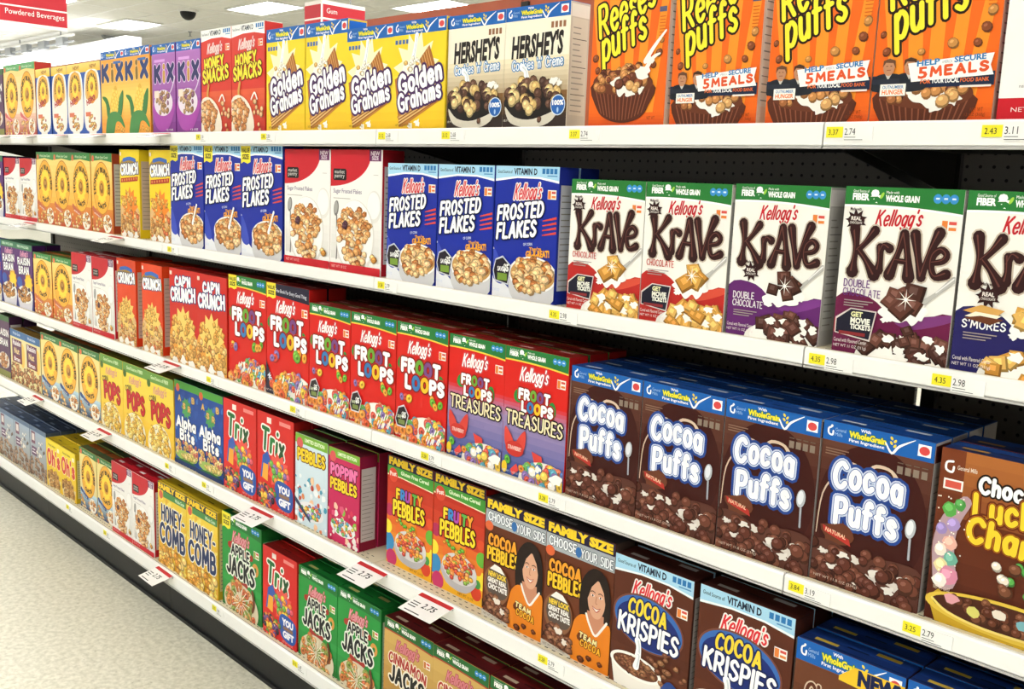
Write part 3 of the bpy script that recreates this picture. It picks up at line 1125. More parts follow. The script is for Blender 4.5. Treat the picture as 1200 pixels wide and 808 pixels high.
def peanut(a, promo):
    H = a.H
    a.rect(0, 0, 1, H, '#f06a1e')
    for k in range(5):
        x = .02 + k * .24
        a.poly([(x - .1 + .02 * k, H), (x + .06, H), (.5 + (x - .5) * .55 + .08, 0), (.5 + (x - .5) * .55 - .03, 0)], '#f7952c')
    a.grad(.0, 0, 1, H * .08, '#d8501c', '#ee6a1e', 4)
    a.part('lettering')
    a.word("Reeses", .1, .86, .8, .37, '#f8e63a', .2, [(.07, '#2a1a12')], shear=.25, rot=.36, gap=.04, bounce=.02)
    a.word("puffs", .16, .62, .64, .37, '#f8e63a', .2, [(.07, '#2a1a12')], shear=.25, rot=.36, gap=.04, bounce=.02)
    a.part('front_artwork')
    a.rect(.88, H * .66, .97, H * .69, '#5a5a78')
    for k in range(9):
        a.rect(.89, H * (.63 - k * .018), .96, H * (.635 - k * .018), '#d8641e')
    for x, y in ((.06, .42), (.64, .36), (.9, .42), (.84, .36), (.4, .335), (.1, .34), (.93, .5)):
        a.pieces('puff', x, H * y, .01, .01, 1, .042, ['#8a4a2a', '#c88a4a'])
    # ribbed cup
    by = H * .02 if not promo else -.17
    a.poly([(.06, by + .42), (.12, by + .14), (.28, by + .03), (.5, by), (.7, by + .05), (.8, by + .16), (.84, by + .38)], '#5a2c1c', True)
    for k in range(14):
        t = k / 13
        a.stroke([(.08 + .74 * t, by + .36 - .05 * math.sin(math.pi * t)), (.18 + .54 * t, by + .1 - .07 * math.sin(math.pi * t))], .012, '#8a5038', sm=False)
    a.ell(.45, by + .4, .4, .13, '#6a3824', rot=-.05)
    a.pieces('puff', .3, by + .42, .24, .1, 26, .045, ['#7a4028', '#a8683c', '#c88a50', '#5a2c1c'])
    milk(a, [(.48, by + .36, .13), (.4, by + .42, .1), (.6, by + .4, .12), (.68, by + .34, .08), (.55, by + .3, .08)])
    a.pieces('puff', .58, by + .44, .2, .12, 26, .055, ['#8a4a2a', '#c88a50', '#d8a468', '#6a3824'])
    if not promo:
        a.stroke([(.74, H * .38), (.84, H * .46), (.98, H * .55)], [.05, .04, .02], '#fbf4ea')
        a.stroke([(.76, H * .34), (.84, H * .4), (.92, H * .42)], [.05, .04, .02], '#fbf4ea')
        milk(a, [(.72, H * .32, .1), (.8, H * .38, .06)])
        netwt(a, .8, .06, '#8a3a14', 'NET WT', .1)
    else:
        Hb = 1.05
        a.part('promo_banner')
        a.rect(0, Hb * .255, 1, Hb * .355, '#1f2a44')
        # two men in dark jackets, printed small
        for x, hc in ((.14, '#6a4630'), (.32, '#4a3020')):
            a.poly([(x - .13, Hb * .24), (x - .12, Hb * .34), (x - .05, Hb * .37), (x + .05, Hb * .37), (x + .12, Hb * .34), (x + .13, Hb * .24)], '#23262e', True)
            a.poly([(x - .03, Hb * .37), (x + .03, Hb * .37), (x, Hb * .32)], '#c8c4c0')
            a.ell(x, Hb * .42, .05, .07, '#c08a68', 16)
            a.poly([(x - .055, Hb * .42), (x - .05, Hb * .47), (x, Hb * .485), (x + .05, Hb * .47), (x + .058, Hb * .41), (x + .035, Hb * .45), (x - .03, Hb * .455)], hc)
            a.rect(x - .025, Hb * .425, x - .01, Hb * .43, '#3a2418')
            a.rect(x + .01, Hb * .425, x + .025, Hb * .43, '#3a2418')
            a.rect(x - .018, Hb * .395, x + .018, Hb * .4, '#8a4a3c')
        a.poly([(.3, Hb * .44), (.98, Hb * .485), (.96, Hb * .4), (.99, Hb * .33), (.34, Hb * .3)], '#fbf8f2')
        a.text('HELP', .38, Hb * .415, .18, .042, '#2f7ab8', .04, rot=.06)
        a.text('SECURE', .68, Hb * .43, .24, .042, '#2f7ab8', .04, rot=.06)
        a.text('AMERICA', .58, Hb * .425, .08, .025, '#8a94a0', .0, rot=.06)
        a.text('5', .4, Hb * .323, .065, .085, '#e2572c', .035, rot=.06)
        a.word('MEALS', .49, Hb * .328, .46, .088, '#e2572c', .26, rot=.06, gap=.06)
        a.text('FOR', .42, Hb * .285, .08, .03, '#e8743a', .03)
        a.text('YOUR LOCAL', .51, Hb * .285, .22, .034, '#f4f4f4', .04)
        a.text('FOOD BANK', .74, Hb * .285, .22, .03, '#e8743a', .02)
        a.rect(.0, Hb * .29, .24, Hb * .33, '#2a2f3c')
        a.rect(.08, Hb * .2, .3, Hb * .29, '#f6f2ea')
        a.text('OUTNUMBER', .1, Hb * .255, .18, .026, '#3a78b4', .02)
        a.text('HUNGER', .1, Hb * .212, .18, .036, '#ee7a34', .03)
        a.rect(.74, Hb * .245, .98, Hb * .26, '#f4e6da')
        a.part('front_artwork')
        netwt(a, .84, .07, '#8a3a14', 'NET WT', .1)
        netwt(a, .8, .03, '#8a3a14', '13 OZ (368g)', .16)
    facts(a, '#e6d8cc', '#8a7a70', head='#d8481c')
    lid(a, '#c8481c')
    return '#f06a1e', '#e0561c', '#e8c8b4'


@kind('peanut_orange', .19, .315, .06)
def _(a):
    return peanut(a, False)


@kind('peanut_orange_promo', .19, .315, .06)
def _(a):
    return peanut(a, True)


@kind('plain_white', .2, .315, .06)
def _(a):
    H = a.H
    a.rect(0, 0, 1, H, '#f4f2ef')
    a.rect(0, 0, 1, H * .1, '#c8202c')
    a.grad(0, H * .45, 1, H, '#f4f2ef', '#fbfaf8', 3)
    a.ell(.62, H * .32, .3, .2, '#e0ddd8')
    a.ell(.62, H * .33, .26, .16, '#f8f6f2')
    a.pieces('flake', .62, H * .34, .23, .13, 30, .05, FLAKE)
    netwt(a, .1, .06, '#f4dcd8', 'NET WT 20.5 OZ', .5)
    netwt(a, .14, H * .14, '#8a8682', 'naturally sweetened', .3)
    facts(a)
    lid(a, '#c8202c')
    return '#f4f2ef', '#c8202c', '#c8202c'


def market(a):
    H = a.H
    a.rect(0, 0, 1, H, '#f3f0ec')
    a.grad(.02, H * .1, .98, H * .5, '#dcd9d4', '#f3f0ec', 6)
    a.poly([(0, H)] + [(-.02 + .82 * math.sin(t), H - H * .3 * math.cos(t) ** .85) for t in [math.pi / 2 * i / 16 for i in range(17)]], '#c81f2d')
    a.part('brand_block')
    a.poly([(.05, H * .83), (.05, H * .76), (.07, H * .75), (.3, H * .75), (.32, H * .76), (.32, H * .83), (.3, H * .845), (.07, H * .845)], '#1c1a1a')
    a.text('market', .08, H * .805, .2, .042, '#e4e0dc', .0)
    a.text('pantry', .08, H * .762, .2, .05, '#e4e0dc', .0)
    a.part('front_artwork')
    a.rect(.76, H * .91, .98, H, '#6a2a5c')
    a.text('NEW', .79, H * .955, .16, .045, '#e8dce4', .02)
    a.text('SIZE', .81, H * .92, .12, .04, '#e8dce4', .02)
    a.part('lettering')
    a.text('Sugar Frosted Flakes', .06, H * .635, .56, .065, '#6a5a80', .01)
    a.rect(.06, H * .6, .4, H * .606, '#b8b2ac')
    a.part('front_artwork')
    a.rect(.84, H * .8, .93, H * .805, '#c8c4c0')
    a.ell(.86, H * .55, .14, .18, '#e4e1dc')
    a.ell(.85, H * .56, .12, .15, '#f7f5f2')
    a.ell(.12, H * .52, .05, .09, '#7a7876', 18, -.15)
    a.ell(.115, H * .525, .035, .07, '#a8a6a2', 18, -.15)
    a.stroke([(.13, H * .46), (.14, H * .2), (.13, H * .1)], .022, '#6a6866')
    a.ell(.5, H * .29, .38, .43, '#dedad4')
    a.ell(.49, H * .3, .36, .41, '#faf8f4')
    a.pieces('flake', .49, H * .31, .31, .35, 120, .055, FLAKE)
    a.pieces('puff', .3, H * .4, .05, .05, 6, .04, ['#4a2838', '#5a3040'])
    a.pieces('flake', .86, H * .12, .03, .07, 2, .05, GOLD)
    a.rect(0, 0, 1, H * .065, '#c81f2d')
    netwt(a, .05, .035, '#f0b8b4', 'NET WT 18 OZ', .3)
    facts(a, '#d9d2cc', head='#a81824')
    lid(a, '#c81f2d', '#7a141c', '#f0e8e4')
    return '#f3f0ec', '#c81f2d', '#c01c2a'


@kind('market_flakes', .215, .3, .07)
def _(a):
    return market(a)


def crunch(a, bg, word2, capn=False, topc='#3a6ac0'):
    H = a.H
    a.rect(0, 0, 1, H, bg)
    a.part('lettering')
    if capn:
        a.word("CAP'N", .2, H * .8, .58, .21, '#ffffff', .26, [(.1, '#2a3a78')], bounce=.04, gap=.02, rot=.04)
        a.word('CRUNCH', .04, H * .64, .92, .27, '#ffffff', .26, [(.09, '#2a3a78')], bounce=.05, gap=.0, rot=.04)
    else:
        a.part('front_artwork')
        a.poly([(.02, H * .84), (.3, H * .9), (.9, H * .86), (.98, H * .72), (.4, H * .76), (.02, H * .78)], '#a8863a', True)
        a.stroke([(.2, H * .88), (.5, H * .9), (.8, H * .88)], .08, topc)
        a.part('lettering')
        a.word('CRUNCH', .04, H * .7, .92, .27, '#ffffff', .26, [(.09, '#2a3a78')], bounce=.05, gap=.0, rot=.04)
        if word2:
            a.poly([(.05, H * .62), (.92, H * .65), (.94, H * .7), (.06, H * .67)], '#b0301e')
            for k in range(7):
                a.ell(.13 + k * .12, H * (.648 + k * .005), .035, .03, '#e08a4a', 8)
    a.part('front_artwork')
    a.poly([(0, H * .3), (.3, H * .46), (.7, H * .4), (1, H * .28), (1, 0), (0, 0)], '#e0b880' if not capn else '#e8a040', True)
    a.star(.5, H * .36, .42, .3, 12, '#f4d070' if bg != '#f2d42a' else '#f08a2c')
    a.pieces('square', .48, H * .42, .4, H * .1, 26, .07, ['#d8a048', '#e2b45c', '#c88c3a'], 'ell')
    a.pieces('puff', .5, H * .15, .48, H * .15, 60, .065, ['#d8a458', '#c8904a', '#e6be7c', '#d06a3a' if not capn else '#d8a458', '#b87a3c'], 'rect')
    milk(a, [(.5, H * .03, .14), (.2, H * .02, .12), (.8, H * .02, .12)])
    a.rect(.04, H * .93, .12, H * .97, '#f0e0d0')
    facts(a, '#c9b4a4', '#7a6a60', head=bg)
    lid(a, bg, '#5a3020')


@kind('crunch_yellow', .165, .315, .07)
def _(a):
    crunch(a, '#f2d42a', 'BERRIES')
    return '#f2d42a', '#e0c42a', '#eccb24'


@kind('crunch_red', .167, .318, .07)
def _(a):
    crunch(a, '#e2481f', None)
    return '#e2481f', '#c83a1c', '#e0421c'


@kind('crunch_captain', .2, .322, .065)
def _(a):
    crunch(a, '#cc2a22', None, True)
    return '#cc2a22', '#a82420', '#c8281f'


def frosted(a, value):
    H = a.H
    a.rect(0, 0, 1, H, '#1c2f9e')
    band_vit(a, .14, '#a9d6f0')
    if value:
        flag(a)
    a.poly([(0, 0), (0, H * .38), (.12, H * .16), (.4, 0)], '#e9eaf0', True)
    a.poly([(0, H * .36), (.1, H * .3), (.2, H * .14), (.12, H * .1), (.0, H * .16)], '#3a4cb8', True)
    kellogg(a, .3, H * .74, .44, .2, '#d8303c', [(.08, '#f4ece8')])
    corner_badge(a, .84, H * .765)
    for k in range(4):
        a.stroke([(.78, H * (.5 + k * .035)), (.99, H * (.525 + k * .036))], [.012, .026], '#d84a3a', sm=False, caps=False)
    a.part('lettering')
    dk = '#101848'
    a.word('FROSTED', .04, H * .57, .76, .2, '#ffffff', .25, [(.1, dk)], shear=.2, rot=.11, gap=.03)
    a.word('FLAKES', .04, H * .43, .66, .21, '#ffffff', .25, [(.1, dk)], shear=.2, rot=.11, gap=.03)
    a.part('front_artwork')
    a.text('OF CORN', .5, H * .41, .14, .03, '#cfd8f0', .02, rot=.1)
    a.text("They're", .6, H * .37, .18, .05, '#f2a62e', .03, rot=.08)
    a.text("GR-R-REAT!", .55, H * .325, .36, .07, '#f2a62e', .05, rot=.08)
    a.ell(.66, H * .11, .38, .26, '#cfcdd0')
    a.ell(.66, H * .2, .38, .2, '#f2f0ee')
    a.ell(.66, H * .2, .35, .18, '#c89a5c')
    a.pieces('flake', .66, H * .19, .33, .19, 70, .065, FLAKE + ['#e8c690'])
    pour(a, .82, H * .42, .7, H * .24, .055) if value else None
    if not value:
        a.part('offer_badge')
        a.poly([(.02, H * .2), (.06, H * .29), (.18, H * .32), (.32, H * .25), (.28, H * .1), (.06, H * .12)], '#c8ccd8')
        a.poly([(.035, H * .2), (.07, H * .28), (.18, H * .305), (.305, H * .245), (.268, H * .11), (.07, H * .13)], '#231c28')
        a.text('SAVE', .1, H * .2, .1, .05, '#f0f0f0', .04)
        a.text('$5', .2, H * .195, .08, .09, '#f4f4f0', .05)
        a.rect(.1, H * .13, .26, H * .185, '#7a9a3a')
        a.part('front_artwork')
    netwt(a, .02, .06, '#c8d0ec', 'NET WT 15 OZ', .12)
    facts(a, '#c2c4cc', '#6a6c78', head='#26349a')
    a.part('side_panel', 'right')
    a.rect(0, 0, a.Dp, H * .09, '#1c2f9e')
    a.part('front_artwork')
    lid(a, '#1c2f8e', text='#c8ccd8')
    return '#1c2f9e', '#1a2a80', '#1c2f8e'


@kind('frosted_value', .232, .333, .07)
def _(a):
    return frosted(a, True)


@kind('frosted_blue', .197, .29, .06)
def _(a):
    return frosted(a, False)


def drippy(a, x, y, w, h, c='#33191a'):
    """dripping chocolate lettering: thick strokes with bulbs at their feet"""
    a.part('lettering')
    S = [  # K r A V e, strokes with width at each point
        [(.02, 1.0), (.05, .6), (.04, .25), (.03, .02)], [(.24, .98), (.16, .72), (.07, .5)], [(.09, .5), (.17, .3), (.27, -.02)],
        [(.31, .62), (.32, .3), (.31, .1)], [(.31, .45), (.35, .66), (.41, .6)],
        [(.55, .95), (.5, .5), (.43, .02)], [(.55, .95), (.6, .5), (.63, .0)], [(.48, .35), (.61, .33)],
        [(.66, .95), (.71, .45), (.76, .03)], [(.76, .03), (.82, .55), (.9, 1.02)],
        [(.86, .36), (.96, .42), (.99, .56), (.93, .66), (.86, .52), (.85, .25), (.9, .06), (1.0, .14)]]
    W = [[.085, .05, .05, .1], [.075, .045, .045], [.05, .05, .095], [.06, .05, .08], [.04, .045, .07],
         [.07, .045, .09], [.07, .05, .095], [.04, .04], [.08, .05, .07], [.06, .045, .085], [.04, .045, .05, .05, .05, .05, .05, .075]]
    for ex, col in ((.022, '#c9b9a8'), (0, c), (-1, '#6a3c34')):
        ps = []
        sb = []
        for j, (s, ws) in enumerate(zip(S, W)):
            q = [(x + px * w, y + py * h) for px, py in s]
            if ex == -1:
                q = [(px - .012 * w / .85, py + .008) for px, py in q]
                new = a._stroke_polys(q, [k * w * .2 for k in ws])
            else:
                new = a._stroke_polys(q, [(k + ex) * w * 1.4 for k in ws])
            ps += new
            sb += [j * 5 + i % 3 for i in range(len(new) - 2)] + [j * 5 + 3, j * 5 + 4]
        a._emit(ps, col, 1.0, sb)
    a.part('front_artwork')


def krave(a, wave, wave2, words, pal, movie, splat_top, tint):
    H = a.H
    a.rect(0, 0, 1, H, '#f4f1ea')
    a.poly([(0, 0), (0, H * .33), (.3, H * .35), (.6, H * .22), (1, H * .3), (1, 0)], wave, True)
    a.rect(0, 0, 1, H * .02, wave)
    a.poly([(.55, H * .23), (1, H * .3), (1, H * .26), (.7, H * .19)], wave2, True)
    band_fiber(a, .17)
    kellogg(a, .28, H * .765, .4, .15, '#c4242e')
    corner_badge(a, .84, H * .76)
    drippy(a, .1, H * .49, .82, .36)
    # splat saying REAL
    sx, sy = (.12, H * .8) if splat_top else (.24, H * .43)
    a.star(sx, sy, .1, .055, 9, '#33191a', .3)
    a.ell(sx, sy, .075, .05, '#33191a')
    a.text('REAL', sx - .045, sy, .09, .03, '#f0e8e0', .03)
    a.text('CHOCOLATE', sx - .055, sy - .03, .11, .02, '#f0e8e0', .01)
    a.text('Made with', sx - .06, sy + .08, .1, .025, '#33191a', .02)
    a.part('flavor_name')
    y = H * .4 if splat_top else H * .245
    for k, wd in enumerate(words):
        a.word(wd, .06, y - k * .075, .34 if len(wd) > 6 else .24, .07, tint, .16, gap=.08, bounce=.02)
    for k in range(3):
        a.rect(.08, y - len(words) * .075 + .035 - k * .022, .34 - .04 * k, y - len(words) * .075 + .043 - k * .022, '#a89a98')
    a.part('front_artwork')
    # spoon with pieces
    a.stroke([(.99, H * .5), (.86, H * .41), (.74, H * .34)], [.05, .03, .05], '#b9b6b2')
    a.stroke([(.99, H * .505), (.86, H * .418)], [.012, .01], '#eeecea')
    milk(a, [(.62, H * .285, .16), (.5, H * .27, .1), (.72, H * .3, .1), (.46, H * .23, .04)], '#fbf8f2')
    a.pieces('square', .6, H * .35, .13, .09, 6, .105, pal)
    a.star(.62, H * .36, .09, .012, 8, '#fffdf6')
    # bowl
    a.ell(.72, 0, .5, H * .13, '#f0ede6')
    a.ell(.73, H * .02, .45, H * .12, '#fbf8f2')
    a.pieces('square', .72, H * .06, .42, H * .09, 30, .085, pal)
    milk(a, [(.5, H * .12, .06), (.64, H * .13, .05), (.84, H * .14, .05), (.6, H * .06, .06), (.8, H * .04, .06), (.94, H * .1, .05)], '#fbf8f2')
    a.pieces('square', .72, H * .13, .1, .08, 4, .08, pal)
    if movie:
        a.part('offer_badge')
        a.rect(.01, H * .12, .34, H * .2, '#a83a3c')
        a.poly([(.02, H * .115), (.345, H * .085), (.385, H * .27), (.15, H * .275), (.02, H * .21)], '#d8ccc8')
        a.poly([(.03, H * .12), (.335, H * .095), (.372, H * .262), (.155, H * .268), (.03, H * .2)], '#1d1c2c')
        a.text('GET', .16, H * .225, .1, .04, '#e6e6b0', .05)
        a.text('MOVIE', .16, H * .185, .17, .045, '#f0f0e4', .05)
        a.text('TICKETS', .16, H * .15, .18, .04, '#f0f0e4', .05)
        a.rect(.06, H * .11, .3, H * .13, '#8a2c30')
        a.part('front_artwork')
    netwt(a, .02, .085, '#f0e4e0', 'Cereal with Flavored Center', .3)
    netwt(a, .02, .035, '#f0e4e0', 'NET WT 11 OZ (311g)', .3)
    facts(a, '#b9b6b2', '#6a6664', head='#d8d4d0')
    lid(a, '#2c6a34', text='#d8d4d0')
    return '#f4f1ea', '#2c6a34', '#aeaaa6'


@kind('krave_red', .195, .267, .055)
def _(a):
    return krave(a, '#b82a26', '#d8503c', ['CHOCOLATE'], ['#d8a04c', '#e2b260', '#c88c3a'], True, True, '#c43a34')


@kind('krave_purple', .19, .27, .055)
def _(a):
    return krave(a, '#63286c', '#7c3a88', ['DOUBLE', 'CHOCOLATE'], ['#5a342a', '#6a4034', '#4a2a22'], False, False, '#f4eef4')


@kind('krave_purple_movie', .195, .27, .055)
def _(a):
    return krave(a, '#6a1c44', '#7c3a78', ['DOUBLE', 'CHOCOLATE'], ['#5a342a', '#6a4034', '#4a2a22'], True, True, '#6a3a80')


@kind('krave_navy', .195, .27, .055)
def _(a):
    r = krave(a, '#26225e', '#34306e', ["S'MORES"], ['#d8a04c', '#e2b260', '#c88c3a'], False, False, '#ffffff')
    H = a.H
    a.poly([(.06, H * .34), (.2, H * .38), (.38, H * .36), (.3, H * .31)], '#d8a458')
    a.poly([(.08, H * .31), (.3, H * .3), (.36, H * .33), (.16, H * .34)], '#f6ecd8')
    a.poly([(.07, H * .3), (.28, H * .275), (.38, H * .31), (.2, H * .32)], '#6a3a24')
    return r


@kind('raisin_bran', .2, .295, .06)
def _(a):
    H = a.H
    a.rect(0, 0, 1, H, '#5a2a72')
    a.grad(0, 0, 1, H * .4, '#33418a', '#5a2a72', 6)
    a.part('top_band')
    a.rect(0, H - .14, 1, H, '#3f7a58')
    a.text('FIBER & WHOLE GRAIN', .1, H - .1, .7, .06, '#d8ecd8', .02)
    a.part('front_artwork')
    kellogg(a, .25, H * .79, .5, .15, '#e8a0c0')
    a.part('lettering')
    a.word('RAISIN', .1, H * .66, .76, .18, '#ffffff', .22, [(.09, '#2a1440')], rot=.04, gap=.06)
    a.word('BRAN', .16, H * .52, .62, .19, '#ffffff', .22, [(.09, '#2a1440')], rot=.04, gap=.06)
    a.part('front_artwork')
    a.star(.74, H * .4, .26, .2, 11, '#f0b42c')
    a.ell(.74, H * .4, .18, .18, '#f6cf3c')
    a.ell(.2, H * .4, .16, .12, '#3a5ab0')
    a.poly([(.02, H * .2), (.14, 0), (.9, 0), (.98, H * .2)], '#d8d4de')
    a.ell(.5, H * .22, .46, .2, '#f0ede8')
    a.pieces('flake', .5, H * .23, .4, .17, 50, .07, ['#b87a3c', '#c8904c', '#a8682c', '#4a2838'])
    facts(a)
    lid(a, '#3f7a58')
    return '#5a2a72', '#3a6a4a', '#4a2460'


@kind('frosted_loops_value', .228, .338, .06)
def _(a):
    return loops(a, True, False)


@kind('frosted_loops_dark', .234, .337, .06)
def _(a):
    return loops(a, True, True)


@kind('fruit_loops', .202, .301, .06)
def _(a):
    return loops(a, False, False)


def loopword(a, x, y, w, h):
    a.part('lettering')
    cols1 = ['#ffffff', '#ffffff', '#6fa83a', '#7a4a86', '#ffffff']
    cols2 = ['#ffffff', '#3a7ab8', '#f2c02c', '#ffffff', '#ffffff']
    o = [(.17, '#c8261e'), (.1, '#7a1410')]
    a.word('FROOT', x, y + h * .5, w * .9, h * .5, cols1, .27, o, gap=.02, bounce=.03)
    a.word('LOOPS', x + w * .1, y, w * .9, h * .5, cols2, .27, o, gap=.02, bounce=.03)
    a.part('front_artwork')


def loops(a, value, dark):
    H = a.H
    a.rect(0, 0, 1, H, '#d9221c')
    if dark:
        a.part('top_band')
        a.poly([(0, H), (0, H - .14), (1, H - .19), (1, H)], '#1f1c34')
        a.text('Free Book For Every Good Thing', .22, H - .12, .72, .06, '#d8d8e4', .01, rot=-.03)
        a.part('front_artwork')
    else:
        band_fiber(a, .16, '#2a7a3c', '#f0d04a', .04)
    if value:
        flag(a, .22, .2)
    kellogg(a, .22, H * .735, .46, .18, '#ffffff', [(.09, '#d86a72'), (.06, '#c8303a')])
    corner_badge(a, .84, H * .75)
    a.ell(.14, H * .66, .12, .09, '#2f8a3a', 16, .5)
    a.ell(.88, H * .55, .06, .1, '#2f8a3a', 16)
    loopword(a, .1, H * .44, .86, .4)
    a.pieces('loop', .8, H * .38, .14, .07, 4, .065, ['#e8883a', '#f0a23c', '#6fae3a'])
    a.pieces('loop', .2, H * .34, .16, .06, 3, .06, ['#e0503a', '#8a6fb0', '#f0c040'])
    if dark:
        a.poly([(0, H * .3), (.24, H * .04), (.3, 0), (0, 0)], '#2a2438')
        a.text('MOVIE', .04, H * .16, .2, .07, '#e4e4f0', .04, rot=-.9)
    a.ell(.68, H * .04, .5, H * .2, '#e8e2d8')
    a.ell(.69, H * .05, .46, H * .185, '#f6f2ea')
    a.pieces('loop', .66, H * .1, .42, H * .13, 70, .06, FRUIT)
    for k in range(16):
        x, y = a.rnd.uniform(.3, .98), a.rnd.uniform(H * .06, H * .21)
        a.stroke([(x, y), (x - .03, y - .06)], .02, '#f8f4ea', sm=False)
    a.pieces('loop', .3, H * .06, .28, H * .06, 12, .075, ['#e8883a', '#e0603a', '#eaa04a'])
    if not value:
        a.part('offer_badge')
        a.poly([(.02, H * .16), (.08, H * .27), (.2, H * .3), (.3, H * .22), (.24, H * .1), (.06, H * .1)], '#d8d4dc')
        a.poly([(.035, H * .16), (.09, H * .26), (.2, H * .285), (.285, H * .215), (.23, H * .112), (.07, H * .112)], '#2a1f24')
        a.text('$5', .16, H * .18, .08, .08, '#f4f4f0', .05)
        a.text('SAVE', .07, H * .175, .08, .04, '#d8e0c0', .03)
        a.rect(.09, H * .125, .22, H * .165, '#7a8a4a')
        a.part('front_artwork')
    netwt(a, .03, .03, '#f4d8d0')
    facts(a, '#d8b4ac')
    lid(a, '#9a2420', '#3c100e', '#d8a8a0')
    return '#d9221c', '#8a1f1a', '#b01c18'


@kind('loop_treasures', .2, .297, .06)
def _(a):
    H = a.H
    a.rect(0, 0, 1, H, '#d9221c')
    a.grad(0, 0, 1, H * .52, '#1f4c9a', '#a890b8', 9)
    a.grad(0, H * .46, 1, H * .6, '#a890b8', '#d9221c', 5)
    band_fiber(a, .16, '#2a7a3c', '#f0d04a', .04)
    kellogg(a, .24, H * .745, .46, .18, '#ffffff', [(.09, '#d86a72'), (.06, '#c8303a')])
    corner_badge(a, .84, H * .76)
    a.ell(.26, H * .64, .1, .08, '#2f8a3a', 16, .5)
    a.ell(.78, H * .58, .06, .1, '#2f8a3a', 16)
    loopword(a, .24, H * .52, .56, .27)
    a.part('lettering')
    a.word('TREASURES', .05, H * .4, .92, .18, '#f2e2b8', .18, [(.1, '#1c1418')], rot=-.02, gap=.05, bounce=.02)
    a.part('front_artwork')
    for sx in (-1, 1):
        a.poly([(.22 + sx * .01, H * .26), (.22 + sx * .16, H * .38), (.22 + sx * .17, H * .26), (.22 + sx * .1, H * .2)], '#d8463c', True)
    a.ell(.22, H * .22, .15, .09, '#c8342c')
    a.text('STRAWBERRY', .11, H * .21, .22, .045, '#f4d0c8', .03)
    a.pieces('loop', .1, H * .12, .03, .02, 1, .06, ['#5fae3a'])
    a.ell(.06, H * .06, .045, .07, '#f0c82c')
    a.poly([(.16, H * .05), (.26, H * .11), (.3, H * .06), (.2, H * .01)], '#e04a44')
    a.poly([(.5, H * .24), (.66, H * .22), (.7, H * .12), (.56, H * .14)], '#d8443c')
    a.ell(.74, 0, .44, H * .18, '#efe9dc')
    a.pieces('loop', .72, H * .07, .38, H * .1, 46, .065, FRUIT)
    a.pieces('puff', .74, H * .09, .34, H * .08, 16, .06, ['#f2ece4', '#e05a4c', '#f0d060', '#5a78b8'])
    milk(a, [(.9, H * .08, .1), (.62, H * .12, .05)], '#fbf8f0')
    netwt(a, .03, .03, '#d8dcec')
    facts(a, '#d8b4ac')
    lid(a, '#9a2420', '#3c100e', '#d8a8a0')
    return '#d9221c', '#8a1f1a', '#b01c18'


@kind('cocoa_puffs', .194, .283, .06)
def _(a):
    H = a.H
    a.rect(0, 0, 1, H, '#451a15')
    a.grad(0, H * .55, 1, H, '#451a15', '#6a4232', 6)
    a.ell(.5, H * .48, .5, .62, '#3c130f', 40)
    band_gm(a, .17)
    for k in range(3):
        a.rect(.04, H * (.83 - k * .016), .26 - .03 * k, H * (.837 - k * .016), '#8a6a58')
    for k in range(4):
        a.rect(.7 + k * .07, H * .78, .75 + k * .07, H * .825, '#8a7a6c')
        a.rect(.7 + k * .07, H * .84, .75 + k * .07, H * .846, '#6a5a4c')
    a.stroke([(.02, H * .3), (.05, H * .55), (.18, H * .7), (.3, H * .77), (.42, H * .74), (.52, H * .79), (.66, H * .78), (.74, H * .7)],
             [.008, .014, .02, .03, .02, .03, .028, .06], '#d8bfa8')
    a.part('lettering')
    o = [(.2, '#24448e'), (.085, '#c9d4ea')]
    a.word('Cocoa', .13, H * .58, .66, .29, '#ffffff', .25, o, gap=.04, bounce=.04, arc=.04, sepc='#3a5aa8')
    a.word('Puffs', .17, H * .37, .6, .29, '#ffffff', .25, o, gap=.04, bounce=.04, arc=.02, sepc='#3a5aa8')
    a.part('front_artwork')
    a.ell(.87, H * .48, .045, .085, '#b9bcc4', 18, -.1)
    a.ell(.865, H * .485, .03, .065, '#e6e8ee', 18, -.1)
    a.stroke([(.875, H * .42), (.88, H * .3)], .02, '#a8abb4')
    a.part('flavor_badge')
    a.blob(.23, H * .325, .16, '#6a3a26', 14, .2, .6)
    a.poly([(.08, H * .36), (.34, H * .31), (.36, H * .27), (.1, H * .32)], '#b8342c')
    a.text('NATURAL', .11, H * .325, .2, .035, '#f0c8a8', .02, rot=-.16)
    a.part('front_artwork')
    a.poly([(0, H * .24), (.2, H * .27), (.45, H * .22), (.75, H * .26), (1, H * .23), (1, 0), (0, 0)], '#5a342a', True)
    milk(a, [(.42, H * .2, .06), (.3, H * .14, .07), (.56, H * .1, .09), (.78, H * .12, .07), (.9, H * .16, .05), (.64, H * .17, .06), (.16, H * .19, .05)], '#d9d0c8')
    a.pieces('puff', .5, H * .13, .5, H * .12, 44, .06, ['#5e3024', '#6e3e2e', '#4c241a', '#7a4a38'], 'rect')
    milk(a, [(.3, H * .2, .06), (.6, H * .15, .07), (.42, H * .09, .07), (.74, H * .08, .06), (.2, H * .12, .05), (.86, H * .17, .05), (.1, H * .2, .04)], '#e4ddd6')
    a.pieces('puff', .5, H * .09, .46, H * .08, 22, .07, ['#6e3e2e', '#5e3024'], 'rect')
    netwt(a, .04, .035, '#cbb8a8', 'NET WT 11.8 OZ (334g)', .42)
    facts(a, '#b4aaa4', '#6a605c', head='#4a1e18')
    lid(a, '#1f4a94', '#14284c', '#c8ccd4')
    return '#451a15', '#1f4c98', '#b8b2ae'


